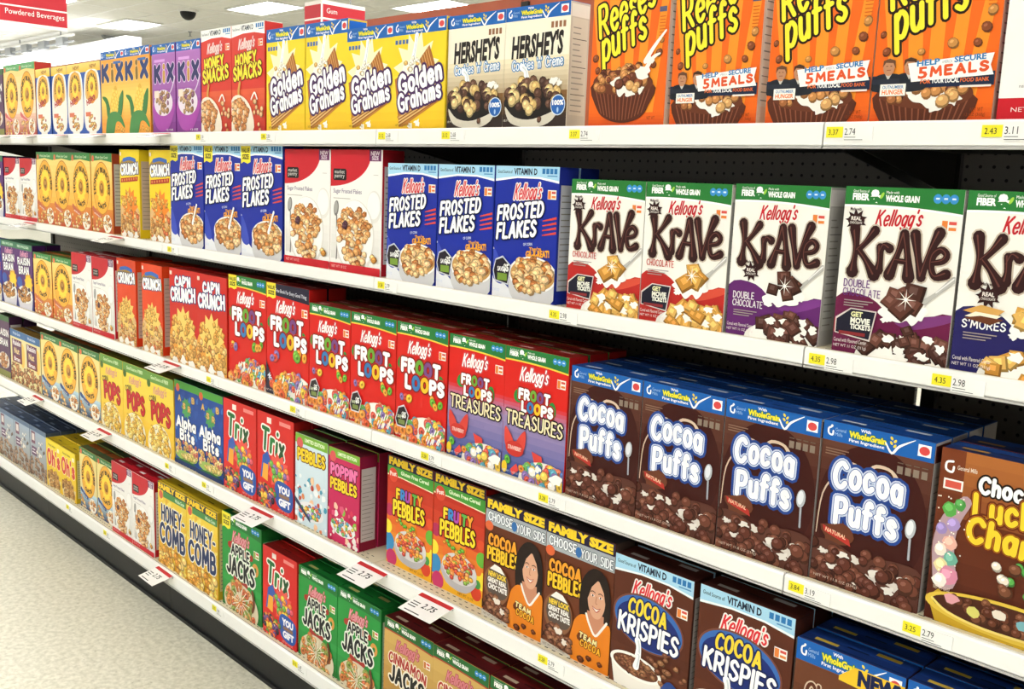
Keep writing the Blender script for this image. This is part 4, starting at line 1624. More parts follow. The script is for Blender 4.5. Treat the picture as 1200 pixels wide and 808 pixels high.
@kind('charms_brown', .195, .28, .06)
def _(a):
    H = a.H
    a.grad(0, 0, 1, H, '#4a1c12', '#7a3c20', 8)
    a.grad(.2, H * .62, 1, H, '#8a4a26', '#b06a34', 6)
    a.part('brand_script')
    a.stroke([(.1, H * .93), (.05, H * .92), (.05, H * .88), (.1, H * .87), (.11, H * .9)], .018, '#ffffff')
    a.text('General Mills', .14, H * .89, .16, .035, '#e8d8c8', .01)
    a.part('front_artwork')
    a.rect(.04, H * .77, .2, H * .83, '#f4f0ea')
    a.rect(.055, H * .78, .185, H * .82, '#d85a4c')
    a.part('lettering')
    a.word('Chocolate', .32, H * .78, .72, .16, '#ffffff', .24, [(.12, '#1c0e0a')], gap=.03)
    o = [(.12, '#6a2a12'), (.05, '#c87a1c')]
    a.word('Lucky', .3, H * .63, .6, .24, '#f6d034', .23, o, gap=.06, bounce=.03, rot=.04, sepc='#6a2a12')
    a.word('Charms', .26, H * .5, .8, .24, '#f6d034', .23, o, gap=.06, bounce=.03, rot=-.06, sepc='#6a2a12')
    a.part('front_artwork')
    # rainbow of marshmallow shapes
    a.stroke([(.14, H * .26), (.1, H * .45), (.14, H * .6), (.24, H * .72)], [.2, .18, .15, .1], '#b898a0')
    for x, y, r, c in ((.2, .7, .05, '#4f9a4a'), (.12, .66, .06, '#5aa84e'), (.16, .58, .06, '#a890c8'), (.07, .54, .05, '#9a86c0'), (.15, .47, .06, '#e8b0a0'),
                       (.08, .42, .055, '#f0e2d2'), (.17, .38, .06, '#6fae9a'), (.1, .33, .06, '#e6d8a0'), (.16, .28, .08, '#d88aa4'), (.1, .24, .06, '#f4ece4')):
        a.blob(x, H * y, r, c, 10, .14)
        a.blob(x - .01, H * y + .012, r * .55, tuple(min(1, q * 1.35 + .04) for q in lin(c)), 8, .15)
    for k in range(26):
        a.ell(a.rnd.uniform(.02, .3), H * a.rnd.uniform(.25, .75), .007, .007, '#fff6ea', 6)
    # yellow bowl with cereal
    a.poly([(.02, H * .13), (.1, 0), (1.2, 0), (1.2, H * .16), (.6, H * .04), (.1, H * .19)], '#c8a02c')
    a.ell(.72, H * .12, .72, .15, '#e2c048', 40)
    a.ell(.72, H * .125, .66, .115, '#4a2418', 40)
    a.pieces('puff', .7, H * .13, .58, .09, 54, .045, ['#6a3a26', '#7a4a32', '#5a2e1d'])
    for x, y, c in ((.22, .16, '#e0a0a8'), (.4, .12, '#d8d070'), (.6, .15, '#e8dccc'), (.8, .13, '#7ab0b8'), (.95, .15, '#b8a0d0')):
        a.blob(x, H * y, .06, c, 9, .2, .7)
    a.stroke([(.06, H * .13), (.2, H * .075), (.5, H * .045), (.9, H * .05)], .02, '#f0d878')
    a.pieces('puff', .72, H * .36, .22, H * .1, 12, .05, ['#7a4a32', '#d88aa4', '#5aa84e', '#f0e2d2'])
    netwt(a, .06, H * .19, '#e0c8b4', 'NET WT 12 OZ', .14)
    facts(a, '#b4aaa4')
    lid(a, '#24488c', '#3a1c10', '#b88a3c')
    return '#6a3018', '#24386c', '#5a2814'


@kind('raisin_nut', .19, .247, .06)
def _(a):
    H = a.H
    a.rect(0, 0, 1, H, '#e8dca4')
    a.part('top_band')
    a.rect(0, H - .18, 1, H, '#3f6a9e')
    a.text('Whole Grain', .2, H - .12, .5, .07, '#c8d8ec', .02)
    a.part('front_artwork')
    a.ell(.82, H * .55, .16, .3, '#f0c860')
    a.part('lettering')
    a.rect(.12, H * .5, .78, H * .82, '#6a3a58')
    a.rect(.12, H * .38, .78, H * .5, '#7a2c34')
    a.text('Raisin', .18, H * .71, .52, .12, '#f0e8ec', .03)
    a.text('Nut', .26, H * .55, .34, .14, '#f4d8a0', .03)
    a.text('Bran', .24, H * .41, .4, .1, '#f0e8ec', .03)
    a.part('front_artwork')
    a.pieces('flake', .5, H * .16, .5, H * .18, 50, .08, ['#a8683c', '#b87a48', '#8a5430', '#c8905c'], 'rect')
    facts(a)
    lid(a, '#8a6a2c')
    return '#e8dca4', '#7a5a24', '#b8a060'


@kind('raisin_brown', .18, .298, .06)
def _(a):
    H = a.H
    a.rect(0, 0, 1, H, '#5c3a5c')
    a.part('top_band')
    a.rect(0, H - .15, 1, H, '#3f6a3c')
    a.part('lettering')
    a.word('RAISIN', .08, H * .66, .84, .2, '#f4f0f0', .22, [(.08, '#2a1428')], gap=.06)
    a.word('BRAN', .14, H * .5, .7, .2, '#f4f0f0', .22, [(.08, '#2a1428')], gap=.06)
    a.part('front_artwork')
    a.ell(.5, H * .26, .42, .22, '#e8dccc')
    a.pieces('flake', .5, H * .26, .36, .18, 36, .07, ['#b87a48', '#c8905c', '#a8683c'])
    a.rect(0, 0, 1, H * .1, '#8a8a4a')
    facts(a)
    lid(a, '#4a5a34')
    return '#5c3a5c', '#4a5a34', '#4a2c4a'


@kind('pops_yellow', .215, .291, .07)
def _(a):
    H = a.H
    a.grad(0, 0, 1, H, '#f0bc2c', '#f4dc54', 6)
    a.part('top_band')
    a.rect(0, H - .17, 1, H, '#6a9a44')
    a.text('Good Source of FIBER', .16, H - .11, .66, .06, '#dcecc0', .02)
    a.ell(.08, H - .2, .07, .07, '#4a6a2c', 14)
    a.part('front_artwork')
    kellogg(a, .24, H * .73, .5, .15, '#d8948c')
    a.part('lettering')
    a.text('CORN', .1, H * .62, .26, .1, '#2a2420', .03, rot=.15)
    a.word('POPS', .16, H * .38, .74, .38, '#c8202c', .25, [(.05, '#8a141c')], bounce=.07, gap=.02, drip=.15)
    a.part('front_artwork')
    a.rect(.36, H * .36, .74, H * .368, '#a88a2c')
    a.ell(.46, H * .1, .44, .36, '#efe6cc')
    a.pieces('puff', .46, H * .13, .38, .29, 90, .062, ['#e8bc4c', '#f0cc6c', '#d8a438', '#f4dc94'])
    facts(a, '#e8d890')
    lid(a, '#8a7424')
    return '#f2cc3c', '#7a7424', '#e8b42c'


@kind('alphabet_blue', .178, .298, .06)
def _(a):
    H = a.H
    a.rect(0, 0, 1, H, '#1f4a9c')
    for k in range(30):
        a.ell(a.rnd.random(), a.rnd.uniform(H * .3, H * .88), .05, .09, a.rnd.choice(['#2a5cb4', '#3a70c4', '#183c84', '#244fa6']), 10, a.rnd.uniform(0, 3))
    a.part('top_band')
    a.rect(0, H - .15, 1, H, '#4a9a3a')
    a.ell(.14, H - .14, .08, .08, '#d8643a', 14)
    a.part('front_artwork')
    a.star(.5, H * .7, .22, .16, 10, '#4a9a5a')
    a.part('letter_pieces')
    for ch, x, y in (('A', .2, .76), ('B', .78, .78), ('S', .4, .68), ('R', .62, .66)):
        a.word(ch, x - .05, H * y, .12, .13, '#d8b46a', .28, [(.08, '#6a4a1c')])
    a.part('lettering')
    a.word('Alpha', .06, H * .44, .84, .25, '#ffffff', .24, [(.08, '#142c60')], bounce=.04, gap=.03)
    a.word('Bits', .22, H * .3, .62, .24, '#ffffff', .24, [(.08, '#142c60')], bounce=.05, gap=.06)
    a.part('front_artwork')
    a.pieces('loop', .5, H * .2, .48, H * .08, 40, .06, ['#e0bc78', '#c89a58', '#c86a5a', '#e8d09a'], 'rect')
    a.ell(.5, H * .12, .46, .1, '#9ab85a')
    a.pieces('puff', .5, H * .13, .4, .06, 24, .05, ['#e0c888', '#c8b060'])
    a.ell(.5, 0, .6, .13, '#2a6a34')
    a.rect(0, 0, 1, H * .05, '#1c3468')
    facts(a)
    lid(a, '#2c7a34')
    return '#1f4a9c', '#2a5a30', '#1a3c84'


@kind('trix_red', .208, .298, .06)
def _(a):
    H = a.H
    a.rect(0, 0, 1, H, '#d62a26')
    a.part('corner_mark')
    a.rect(.28, H * .9, .4, H * .96, '#f0e4dc')
    a.part('claim_strip')
    a.rect(.62, H * .92, .92, H * .96, '#e88a84')
    a.part('lettering')
    a.word('Trix', .1, H * .6, .66, .4, ['#1f6a34', '#2a7a3a', '#1f6a34', '#23502a'], .22, [(.09, '#f6f0e6')], bounce=.05, gap=.06, rot=-.1)
    a.part('front_artwork')
    a.poly([(.1, H * .3), (.16, H * .54), (.3, H * .6), (.38, H * .52), (.26, H * .3)], '#3a5cb0')
    a.poly([(.14, H * .3), (.18, H * .46), (.32, H * .46), (.3, H * .28)], '#f0a83c')
    a.star(.6, H * .42, .3, .22, 11, '#e8564a')
    a.pieces('puff', .62, H * .42, .24, .18, 20, .06, ['#e88a3a', '#6fae4a', '#8a6fb0', '#f0c84a', '#e05a6a'])
    a.poly([(.5, H * .26), (.62, H * .34), (.96, H * .3), (.99, H * .12), (.86, H * .04), (.56, H * .08)], '#2a56a8', True)
    a.part('gift_badge')
    a.text('YOU', .6, H * .22, .3, .1, '#f4f4f8', .06)
    a.rect(.62, H * .17, .9, H * .21, '#8a6a5a')
    a.text('GIFT', .62, H * .085, .3, .1, '#f4f4f8', .06)
    a.part('front_artwork')
    a.pieces('puff', .26, H * .12, .28, H * .14, 46, .058, ['#e06a3a', '#3a2a3a', '#f0c24a', '#5a8a3a', '#6a4a86', '#f4ece4', '#d84a44'])
    netwt(a, .6, .03, '#f0b8b0', 'NET WT 10.7 OZ', .3)
    facts(a, '#e0b4ac')
    lid(a, '#b82420', '#5a1410')
    return '#d62a26', '#8a1c1a', '#b4201e'


def pebbles(a, words, bg, fills, o, box2):
    H = a.H
    a.rect(0, 0, 1, H, bg)
    a.part('top_band')
    a.rect(0, H - .16, 1, H, '#7ab03a')
    a.ell(.14, H - .16, .1, .1, '#d85a5a', 16)
    a.text('LIMITED EDITION', .3, H - .11, .6, .06, '#eef4d8', .03)
    a.part('lettering')
    y = H * .74
    for wd, f in zip(words, fills):
        a.word(wd, .06, y - .06, .88, .24, f, .26, o, bounce=.04, gap=.02)
        y -= .26
    a.part('front_artwork')
    for k in range(46):
        a.blob(a.rnd.random(), a.rnd.uniform(.02, y - .05), a.rnd.uniform(.025, .075), a.rnd.choice(box2), 8, .3)
    a.ell(.5, H * .18, .4, .16, '#e8e8ec')
    a.pieces('flake', .5, H * .19, .35, .13, 44, .05, FRUIT + ['#f4f0e8'])
    facts(a, '#c8c0bc', '#7a7470', head='#8a1c3c')
    lid(a, '#6a1c2c', '#2c0c14')


@kind('pebbles_white', .175, .274, .06)
def _(a):
    pebbles(a, ['PEBBLES'], '#cfe0ea', ['#f2d02c'], [(.1, '#6a3a14')], ['#e8eef2', '#c8503c', '#f4c8a0', '#4a9ab8', '#f0f4f8', '#e08a5c'])
    a.poly([(0, a.H * .3), (.5, a.H * .1), (.5, a.H * .06), (0, a.H * .24)], '#2c3c60')
    return '#cfe0ea', '#4a5a2c', '#8a2434'


@kind('pebbles_pink', .158, .272, .06)
def _(a):
    pebbles(a, ["POPPIN'", 'PEBBLES'], '#c8285c', ['#f07ab0', '#f2d02c'], [(.1, '#5a1428')], ['#e05a80', '#f4c8b0', '#8ac04a', '#f0e8e4', '#d83a5c', '#b81c48'])
    return '#c8285c', '#6a1c2c', '#8a1c34'


@kind('fruity_family', .195, .299, .065)
def _(a):
    H = a.H
    a.grad(0, 0, 1, H * .45, '#f0b428', '#e0602a', 6)
    a.grad(0, H * .45, 1, H, '#d8482a', '#b02018', 5)
    for x, y, r, c in ((.96, .4, .1, '#6ab03a'), (.98, .22, .12, '#f2dc3c'), (.9, .3, .07, '#e87a2c'), (.04, .2, .14, '#3a8ac0'), (.02, .34, .1, '#f2dc3c'), (.88, .1, .1, '#d8442c'),
                       (.12, .06, .12, '#c83a6a'), (.06, .5, .09, '#b8305a'), (.94, .52, .07, '#e0522c'), (.5, .42, .16, '#f2952c'), (.9, .18, .06, '#4a9a4a'), (.3, .34, .1, '#e8702c')):
        a.ell(x, H * y, r, r, c, 18)
    a.part('top_band')
    a.poly([(0, H - .13), (0, H - .28), (.3, H - .27), (1, H - .31), (1, H - .13)], '#f4e6c0')
    a.poly([(0, H - .13), (0, H - .26), (.3, H - .255), (1, H - .295), (1, H - .13)], '#4a9a3a')
    a.text('Gluten Free Cereal', .3, H - .22, .6, .05, '#e4f0d0', .03)
    family(a, .14)
    a.ell(.13, H - .26, .1, .1, '#d84a34', 18)
    a.text('Post', .06, H - .28, .14, .06, '#f8e8e0', .03, rot=.1)
    a.part('lettering')
    a.word('FRUITY', .2, H * .62, .58, .17, ['#f2d02c', '#3a8ad0', '#b04ab0', '#e8702c', '#5ab04a', '#f0a02c'], .27, [(.1, '#5a1a14')], bounce=.05, gap=.02)
    a.word('PEBBLES', .14, H * .46, .72, .26, '#f6d82c', .27, [(.1, '#5a1a14')], bounce=.05, gap=.02)
    a.part('front_artwork')
    a.poly([(.22, H * .24), (.3, H * .08), (.7, H * .06), (.88, H * .22)], '#b8b4b8', True)
    a.ell(.55, H * .24, .34, .2, '#d8d4d4')
    a.pieces('flake', .55, H * .26, .3, .2, 80, .045, ['#e87a2c', '#d85a3a', '#f0b04a', '#8ab04a', '#e89a5a', '#c84a3a'])
    a.pieces('flake', .5, H * .42, .3, .05, 8, .035, ['#e8a03a', '#6ab03a'])
    netwt(a, .55, .04, '#6a2414', 'NET WT 15 OZ', .3)
    facts(a, '#c8c0bc', '#7a7470', head='#a81c1c')
    lid(a, '#6a1820', '#2c0c10', '#a8685c')
    return '#d84a22', '#5a141c', '#a01c1c'


@kind('cocoa_family', .2, .294, .065)
def _(a):
    H = a.H
    a.grad(0, 0, 1, H, '#7a4228', '#5a2a18', 6)
    a.part('top_band')
    a.rect(0, H - .32, 1, H - .13, '#aab0b6')
    a.word('CHOOSE', .04, H - .28, .42, .12, '#f0f4f8', .2, [(.08, '#54606c')], gap=.04)
    a.word('YOUR SIDE', .52, H - .3, .47, .12, '#f0f4f8', .2, [(.08, '#54606c')], gap=.04)
    a.ell(.49, H - .24, .045, .06, '#3a70b0', 12)
    family(a, .14)
    a.ell(.07, H - .34, .07, .06, '#e0683c', 14)
    a.part('lettering')
    a.word('COCOA', .06, H * .6, .5, .18, '#f0a02c', .28, [(.1, '#3a160c')], bounce=.05, gap=.02)
    a.word('PEBBLES', .05, H * .48, .56, .2, '#f6c62c', .28, [(.1, '#3a160c')], bounce=.05, gap=.02)
    # woman with dark hair in an orange jersey
    a.part('woman_picture')
    a.poly([(.56, H * .36), (.54, H * .5), (.58, H * .66), (.72, H * .76), (.88, H * .74), (.97, H * .62), (.98, H * .4), (.9, H * .34), (.62, H * .34)], '#241814', True)
    a.poly([(.44, 0), (.46, H * .26), (.54, H * .36), (.66, H * .39), (.9, H * .38), (1, H * .34), (1, 0)], '#e2801e', True)
    a.poly([(.66, H * .43), (.68, H * .34), (.79, H * .27), (.9, H * .34), (.9, H * .43)], '#c98a6c')
    a.stroke([(.65, H * .4), (.7, H * .33), (.79, H * .26), (.88, H * .33), (.94, H * .39)], .028, '#f2ece4')
    a.poly([(.66, H * .56), (.675, H * .47), (.73, H * .405), (.79, H * .39), (.85, H * .41), (.9, H * .48), (.905, H * .58), (.86, H * .66), (.78, H * .68), (.7, H * .65)], '#dba688', True)
    a.poly([(.64, H * .5), (.66, H * .64), (.76, H * .7), (.8, H * .69), (.71, H * .62), (.67, H * .54)], '#241814')
    a.poly([(.93, H * .48), (.92, H * .62), (.84, H * .7), (.8, H * .69), (.88, H * .61), (.905, H * .54)], '#241814')
    for x in (.73, .84):
        a.ell(x, H * .56, .025, .012, '#f2e8e2', 10)
        a.ell(x, H * .56, .011, .012, '#2c1c16', 8)
        a.stroke([(x - .03, H * .585), (x, H * .593), (x + .03, H * .585)], .01, '#3c2418')
    a.stroke([(.785, H * .56), (.775, H * .51), (.795, H * .505)], .01, '#b8785c')
    a.poly([(.735, H * .475), (.79, H * .465), (.84, H * .478), (.79, H * .445)], '#f6efe8')
    a.stroke([(.73, H * .478), (.79, H * .466), (.845, H * .48)], .008, '#a84a44')
    a.stroke([(.74, H * .465), (.79, H * .443), (.835, H * .466)], .01, '#b85a50')
    a.blob(.62, H * .2, .1, '#6a3418', 10, .2, .6)
    a.word('TEAM', .56, H * .2, .26, .07, '#f0e0a0', .26, [(.1, '#5a2a10')], rot=-.12)
    a.word('COCOA', .58, H * .135, .3, .09, '#f0b02c', .26, [(.1, '#5a2a10')], rot=-.08)
    for x, y in ((.72, .07), (.6, .04), (.88, .05)):
        a.pieces('flake', x, H * y, .01, .01, 1, .05, ['#6a3418'])
    a.part('front_artwork')
    a.ell(.24, H * .3, .22, .24, '#8a5a3c', 28)
    a.part('round_badge')
    a.poly([(.06, H * .3), (.12, H * .42), (.26, H * .46), (.4, H * .4), (.44, H * .28), (.36, H * .2), (.14, H * .2)], '#5a4c44', True)
    a.poly([(.12, H * .42), (.2, H * .47), (.3, H * .46), (.38, H * .41)], '#f4f0ea')
    a.text('NEW LOOK', .1, H * .36, .3, .06, '#f2d040', .05)
    a.text('GREAT REAL', .09, H * .31, .32, .055, '#f0ece8', .05)
    a.text('CHOC TASTE', .1, H * .255, .32, .06, '#f0ece8', .05)
    a.part('front_artwork')
    a.pieces('flake', .2, H * .09, .26, H * .11, 44, .055, ['#7a4830', '#8a5a40', '#5a3020', '#9a6a4c'])
    milk(a, [(.26, H * .17, .06), (.36, H * .1, .05)], '#e8dcd0')
    a.poly([(0, H * .05), (0, 0), (.46, 0), (.46, H * .02)], '#c8c0b4')
    netwt(a, .03, .015, '#4a3a30', 'NET WT 15 OZ (425g)', .34)
    facts(a, '#b4aca6', '#6a625e')
    lid(a, '#4a4444', '#1c1818', '#8a8482')
    return '#6a341e', '#403a3c', '#5a4840'


@kind('krispies_brown', .202, .282, .065)
def _(a):
    H = a.H
    a.rect(0, 0, 1, H, '#5a2c1c')
    a.grad(0, 0, 1, H * .4, '#6a3824', '#54281a', 5)
    band_vit(a, .15, '#a9d6ee', '#eef6fa')
    kellogg(a, .24, H * .72, .5, .19, '#e03038', [(.1, '#f4ece6')])
    corner_badge(a, .82, H * .7)
    a.ell(.47, H * .55, .46, .29, '#7a4a3a', 40, -.1)
    a.ell(.47, H * .55, .44, .27, '#3a6ab4', 40, -.1)
    a.ell(.47, H * .53, .41, .235, '#1f2f74', 40, -.1)
    a.part('lettering')
    a.word('COCOA', .2, H * .56, .52, .21, '#f2d43c', .24, [(.09, '#16245c')], gap=.0, rot=-.06, arc=.04)
    a.word('KRISPIES', .08, H * .42, .8, .24, '#ffffff', .22, [(.09, '#16245c')], rot=-.06, gap=.04)
    a.part('front_artwork')
    pour(a, .36, H * .4, .36, H * .2, .11)
    a.poly([(.02, H * .2), (.08, 0), (.66, 0), (.7, H * .17)], '#efe9e0')
    a.ell(.35, H * .19, .34, .13, '#faf6ee', 32, -.05)
    a.ell(.35, H * .19, .3, .1, '#6a3c28', 32, -.05)
    a.pieces('flake', .35, H * .19, .27, .08, 50, .035, ['#8a5a3c', '#7a4830', '#9a6a48', '#6a3c28'])
    pour(a, .37, H * .3, .36, H * .2, .08)
    a.pieces('flake', .74, H * .26, .24, H * .12, 16, .045, ['#8a5a3c', '#9a6a48', '#7a4830'])
    a.poly([(.68, H * .1), (.8, H * .2), (1, H * .1), (1, 0), (.7, 0)], '#2a4484', True)
    netwt(a, .74, .04, '#e0d0c4', 'NET WT 15.5 OZ', .22)
    facts(a, '#b4aca6', '#6a625e', head='#4a2418')
    lid(a, '#4a2018', '#1c0c08', '#b0aaa6')
    return '#5a2c1c', '#46201a', '#3c1a12'


@kind('chocolate_new', .2, .253, .06)
def _(a):
    H = a.H
    a.grad(0, 0, 1, H, '#4a2418', '#74442c', 6)
    band_gm(a, .2)
    a.part('new_panel')
    a.poly([(.42, H - .2), (.56, H - .08), (1, H - .08), (1, H - .28), (.42, H - .24)], '#f2c430')
    a.text('NEW!', .6, H - .22, .36, .12, '#14204c', .07)
    a.part('lettering')
    a.word('Chocolate', .12, H * .56, .76, .2, '#5a2c1c', .24, [(.08, '#d8c0a8')], gap=.03)
    a.part('front_artwork')
    a.pieces('square', .5, H * .24, .46, H * .22, 44, .09, ['#8a5a3c', '#a8744c', '#7a4a30'])
    facts(a, '#b4aca6')
    lid(a, '#1f3f86', '#0c1830', '#c8a83c')
    return '#5a3020', '#1a326c', '#3c1a12'


@kind('oat_squares', .2, .237, .065)
def _(a):
    H = a.H
    a.grad(0, 0, 1, H, '#a8a49c', '#9fb0c4', 6)
    a.part('top_band')
    a.rect(0, H - .1, 1, H, '#5a7090')
    a.part('brand_block')
    a.rect(.1, H * .66, .34, H * .9, '#7a4a60')
    a.rect(.14, H * .72, .3, H * .86, '#e0d4d0')
    a.part('lettering')
    a.rect(.1, H * .42, .42, H * .6, '#6a4a6a')
    for k in range(2):
        a.rect(.14, H * (.47 + k * .06), .38 - .06 * k, H * (.49 + k * .06), '#f0e8ec')
    a.part('front_artwork')
    a.pieces('puff', .66, H * .6, .26, H * .2, 16, .045, ['#e8e0d4', '#6a5248', '#d8ccc0'])
    a.pieces('square', .5, H * .17, .5, H * .2, 50, .075, ['#8a6a54', '#a88468', '#74543f', '#9a7a60'], 'rect')
    facts(a, '#b8bcc0')
    lid(a, '#2c3a54', '#141c2c', '#7a8ca4')
    return '#9aa6b4', '#2c3c58', '#54606e'


@kind('ohs_yellow', .2, .22, .065)
def _(a):
    H = a.H
    a.grad(0, 0, 1, H, '#e8b820', '#f4dc34', 6)
    a.text('Honey Graham', .16, H * .86, .5, .07, '#7a5a10', .02)
    a.rect(.78, H * .82, .92, H * .9, '#f4ecd0')
    a.part('lettering')
    a.word("Oh's", .06, H * .46, .88, .4, '#d8382a', .22, [(.05, '#f6e4c0')], gap=.06)
    a.part('front_artwork')
    a.poly([(.04, H * .24), (.14, 0), (.88, 0), (.97, H * .24)], '#e0d0a0')
    a.pieces('loop', .5, H * .2, .42, .18, 50, .075, ['#b8823c', '#a8702c', '#c8985a', '#8a5a24'])
    facts(a, '#e0d08a')
    lid(a, '#d8b824', '#3a3010')
    return '#eccb2a', '#c8a824', '#d8b424'


@kind('comb_yellow', .228, .311, .07)
def _(a):
    H = a.H
    a.grad(0, 0, 1, H, '#e0a024', '#f4d84c', 8)
    for k in range(70):
        a.ell(a.rnd.random(), H * a.rnd.random() * .86, .05, .04, a.rnd.choice(['#f0c840', '#f6e070', '#e8b438', '#eccf58']), 6, a.rnd.uniform(0, 1))
    family(a, .12, '#22283c')
    a.part('top_band')
    a.poly([(.2, H - .12), (1, H - .12), (1, H - .22), (.2, H - .22)], '#4a8a4a')
    a.text('Whole Grain', .62, H - .2, .32, .055, '#d8ecd0', .02)
    a.ell(.12, H - .2, .07, .07, '#d8644a', 14)
    a.part('lettering')
    o = [(.09, '#f6f2e8')]
    a.word('HONEY-', .12, H * .53, .84, .32, '#1f2f5c', .24, [(.06, '#f8f4ea')], gap=.03, bounce=.02)
    a.word('COMB', .05, H * .26, .92, .38, '#1f2f5c', .24, [(.06, '#f8f4ea')], gap=.04, bounce=.02)
    a.part('front_artwork')
    a.pieces('puff', .5, H * .1, .5, H * .11, 50, .075, ['#e0a040', '#ecbc5c', '#d08c2c', '#f2d080'], 'rect')
    facts(a, '#d8c88a')
    lid(a, '#d8b82c', '#6a5a1c')
    return '#ecc038', '#d8b428', '#c8a42c'


def jacks_green(a, value):
    H = a.H
    a.rect(0, 0, 1, H, '#2a9440')
    a.grad(0, 0, 1, H * .35, '#1c6c2c', '#34a04a', 5)
    band_fiber(a, .16, '#1f7434', None, .03)
    if value:
        flag(a, .22, .22)
    kellogg(a, .26, H * .72, .44, .17, '#e8a0a8', [(.06, '#b8404c')])
    corner_badge(a, .82, H * .68, '#9aa83c')
    a.stroke([(.2, H * .68), (.36, H * .7), (.6, H * .66), (.76, H * .66)], .09, '#a83428')
    a.ell(.86, H * .56, .08, .09, '#d89a4a', 16)
    a.ell(.86, H * .56, .03, .035, '#2a7a38', 10)
    a.part('lettering')
    o = [(.14, '#dfe8d8'), (.1, '#16201a')]
    a.word('APPLE', .24, H * .59, .48, .17, '#14161a', .24, [(.14, '#e8eee0')], bounce=.03, gap=.04, rot=-.03)
    a.word('JACKS', .12, H * .37, .74, .29, '#14161a', .25, [(.11, '#e8eee0')], bounce=.05, gap=.02, rot=-.03)
    a.part('front_artwork')
    a.stroke([(.34, H * .35), (.5, H * .32), (.64, H * .34)], .07, '#a8342c')
    a.ell(.5, H * .1, .44, .3, '#d8ccb0')
    a.pieces('loop', .5, H * .12, .38, .26, 60, .065, ['#d88a4c', '#c8743c', '#e0a468', '#8a9a4a', '#d06a44'])
    for k in range(14):
        t = 2 * math.pi * k / 14
        a.stroke([(.5 + .06 * math.cos(t), H * .14 + .06 * math.sin(t)), (.5 + .22 * math.cos(t), H * .14 + .2 * math.sin(t))], .012, '#f4ecd8', sm=False)
    a.stroke([(.8, H * .32), (.84, H * .2), (.8, H * .12)], .05, '#6a3a20')
    facts(a, '#b4c8ac')
    lid(a, '#1c7430', '#0c3414', '#a8a060')
    return '#2a9440', '#1a6a2c', '#1c7430'


@kind('jacks_green_value', .25, .326, .07)
def _(a):
    return jacks_green(a, True)


@kind('jacks_green', .21, .285, .065)
def _(a):
    return jacks_green(a, False)


@kind('jacks_tan', .203, .275, .065)
def _(a):
    H = a.H
    a.grad(0, 0, 1, H, '#a8742c', '#d8b468', 8)
    band_fiber(a, .17, '#2a6a34', '#b03a2c', .03)
    kellogg(a, .24, H * .7, .48, .17, '#d8848c', [(.07, '#b04a54')])
    corner_badge(a, .82, H * .7, '#c87a3c')
    a.part('lettering')
    a.word('CINNAMON', .1, H * .55, .78, .17, '#b0342a', .22, [(.11, '#f2e6d0')], bounce=.04, gap=.03, rot=-.08, arc=.03)
    a.word('JACKS', .12, H * .36, .74, .28, '#1a1614', .25, [(.11, '#f2ead8')], bounce=.05, gap=.02, rot=-.05)
    a.part('front_artwork')
    a.ell(.5, H * .12, .44, .28, '#e0c890')
    a.pieces('loop', .5, H * .12, .38, .24, 56, .065, ['#b87a3c', '#a8682c', '#c8904c', '#d8a868'])
    facts(a, '#c8b898', head='#6a1c18')
    lid(a, '#6a1c1c', '#2c0c0c', '#c0a890')
    return '#c89a4c', '#5a1a1c', '#7a3a24'


_built = {}


def kind_meshes(k):
    if k not in _built:
        fn, w, h, d = KINDS[k]
        a = Art(w, h, d, seed=sum(map(ord, k)))
        base, top, side = fn(a)
        _built[k] = (a.build(base, top, side), w, h, d)
    return _built[k]


# ------------------------------------------------------------------ the gondola
D = 1.509                      # plane of the shelf fronts
BACK = 2.0
SHELF = {'A': 1.714, 'B': 1.3424, 'C': .9385, 'D': .5706, 'E': .1544}
LIP = {'A': .042, 'B': .0335, 'C': .036, 'D': .046, 'E': .05}
SHELF_NAME = {'A': 'top', 'B': 'second', 'C': 'middle', 'D': 'fourth', 'E': 'bottom'}
JOINT = [.3852 - 1.2192 * k for k in range(6)]
SECTION = ['rightmost', 'second from right', 'centre', 'second from left', 'leftmost']


def pegboard():
    mt = bpy.data.materials.new('dark_pegboard')
    mt.use_nodes = True
    nt = mt.node_tree
    b = nt.nodes['Principled BSDF']
    tc = nt.nodes.new('ShaderNodeTexCoord')
    mp = nt.nodes.new('ShaderNodeMapping')
    mp.inputs['Scale'].default_value = (39.4, 39.4, 39.4)
    nt.links.new(tc.outputs['Object'], mp.inputs['Vector'])
    fr_ = nt.nodes.new('ShaderNodeVectorMath')
    fr_.operation = 'FRACTION'
    nt.links.new(mp.outputs['Vector'], fr_.inputs[0])
    sb = nt.nodes.new('ShaderNodeVectorMath')
    sb.operation = 'SUBTRACT'
    sb.inputs[1].default_value = (.5, .5, .5)
    nt.links.new(fr_.outputs[0], sb.inputs[0])
    ml = nt.nodes.new('ShaderNodeVectorMath')
    ml.operation = 'MULTIPLY'
    ml.inputs[1].default_value = (1, 0, 1)
    nt.links.new(sb.outputs[0], ml.inputs[0])
    ln = nt.nodes.new('ShaderNodeVectorMath')
    ln.operation = 'LENGTH'
    nt.links.new(ml.outputs[0], ln.inputs[0])
    lt = nt.nodes.new('ShaderNodeMath')
    lt.operation = 'LESS_THAN'
    lt.inputs[1].default_value = .13
    nt.links.new(ln.outputs['Value'], lt.inputs[0])
    mx = nt.nodes.new('ShaderNodeMix')
    mx.data_type = 'RGBA'
    mx.inputs['A'].default_value = lin('#68635e') + (1,)
    mx.inputs['B'].default_value = lin('#0c0b0a') + (1,)
    nt.links.new(lt.outputs[0], mx.inputs['Factor'])
    nt.links.new(mx.outputs['Result'], b.inputs['Base Color'])
    b.inputs['Roughness'].default_value = .6
    return mt


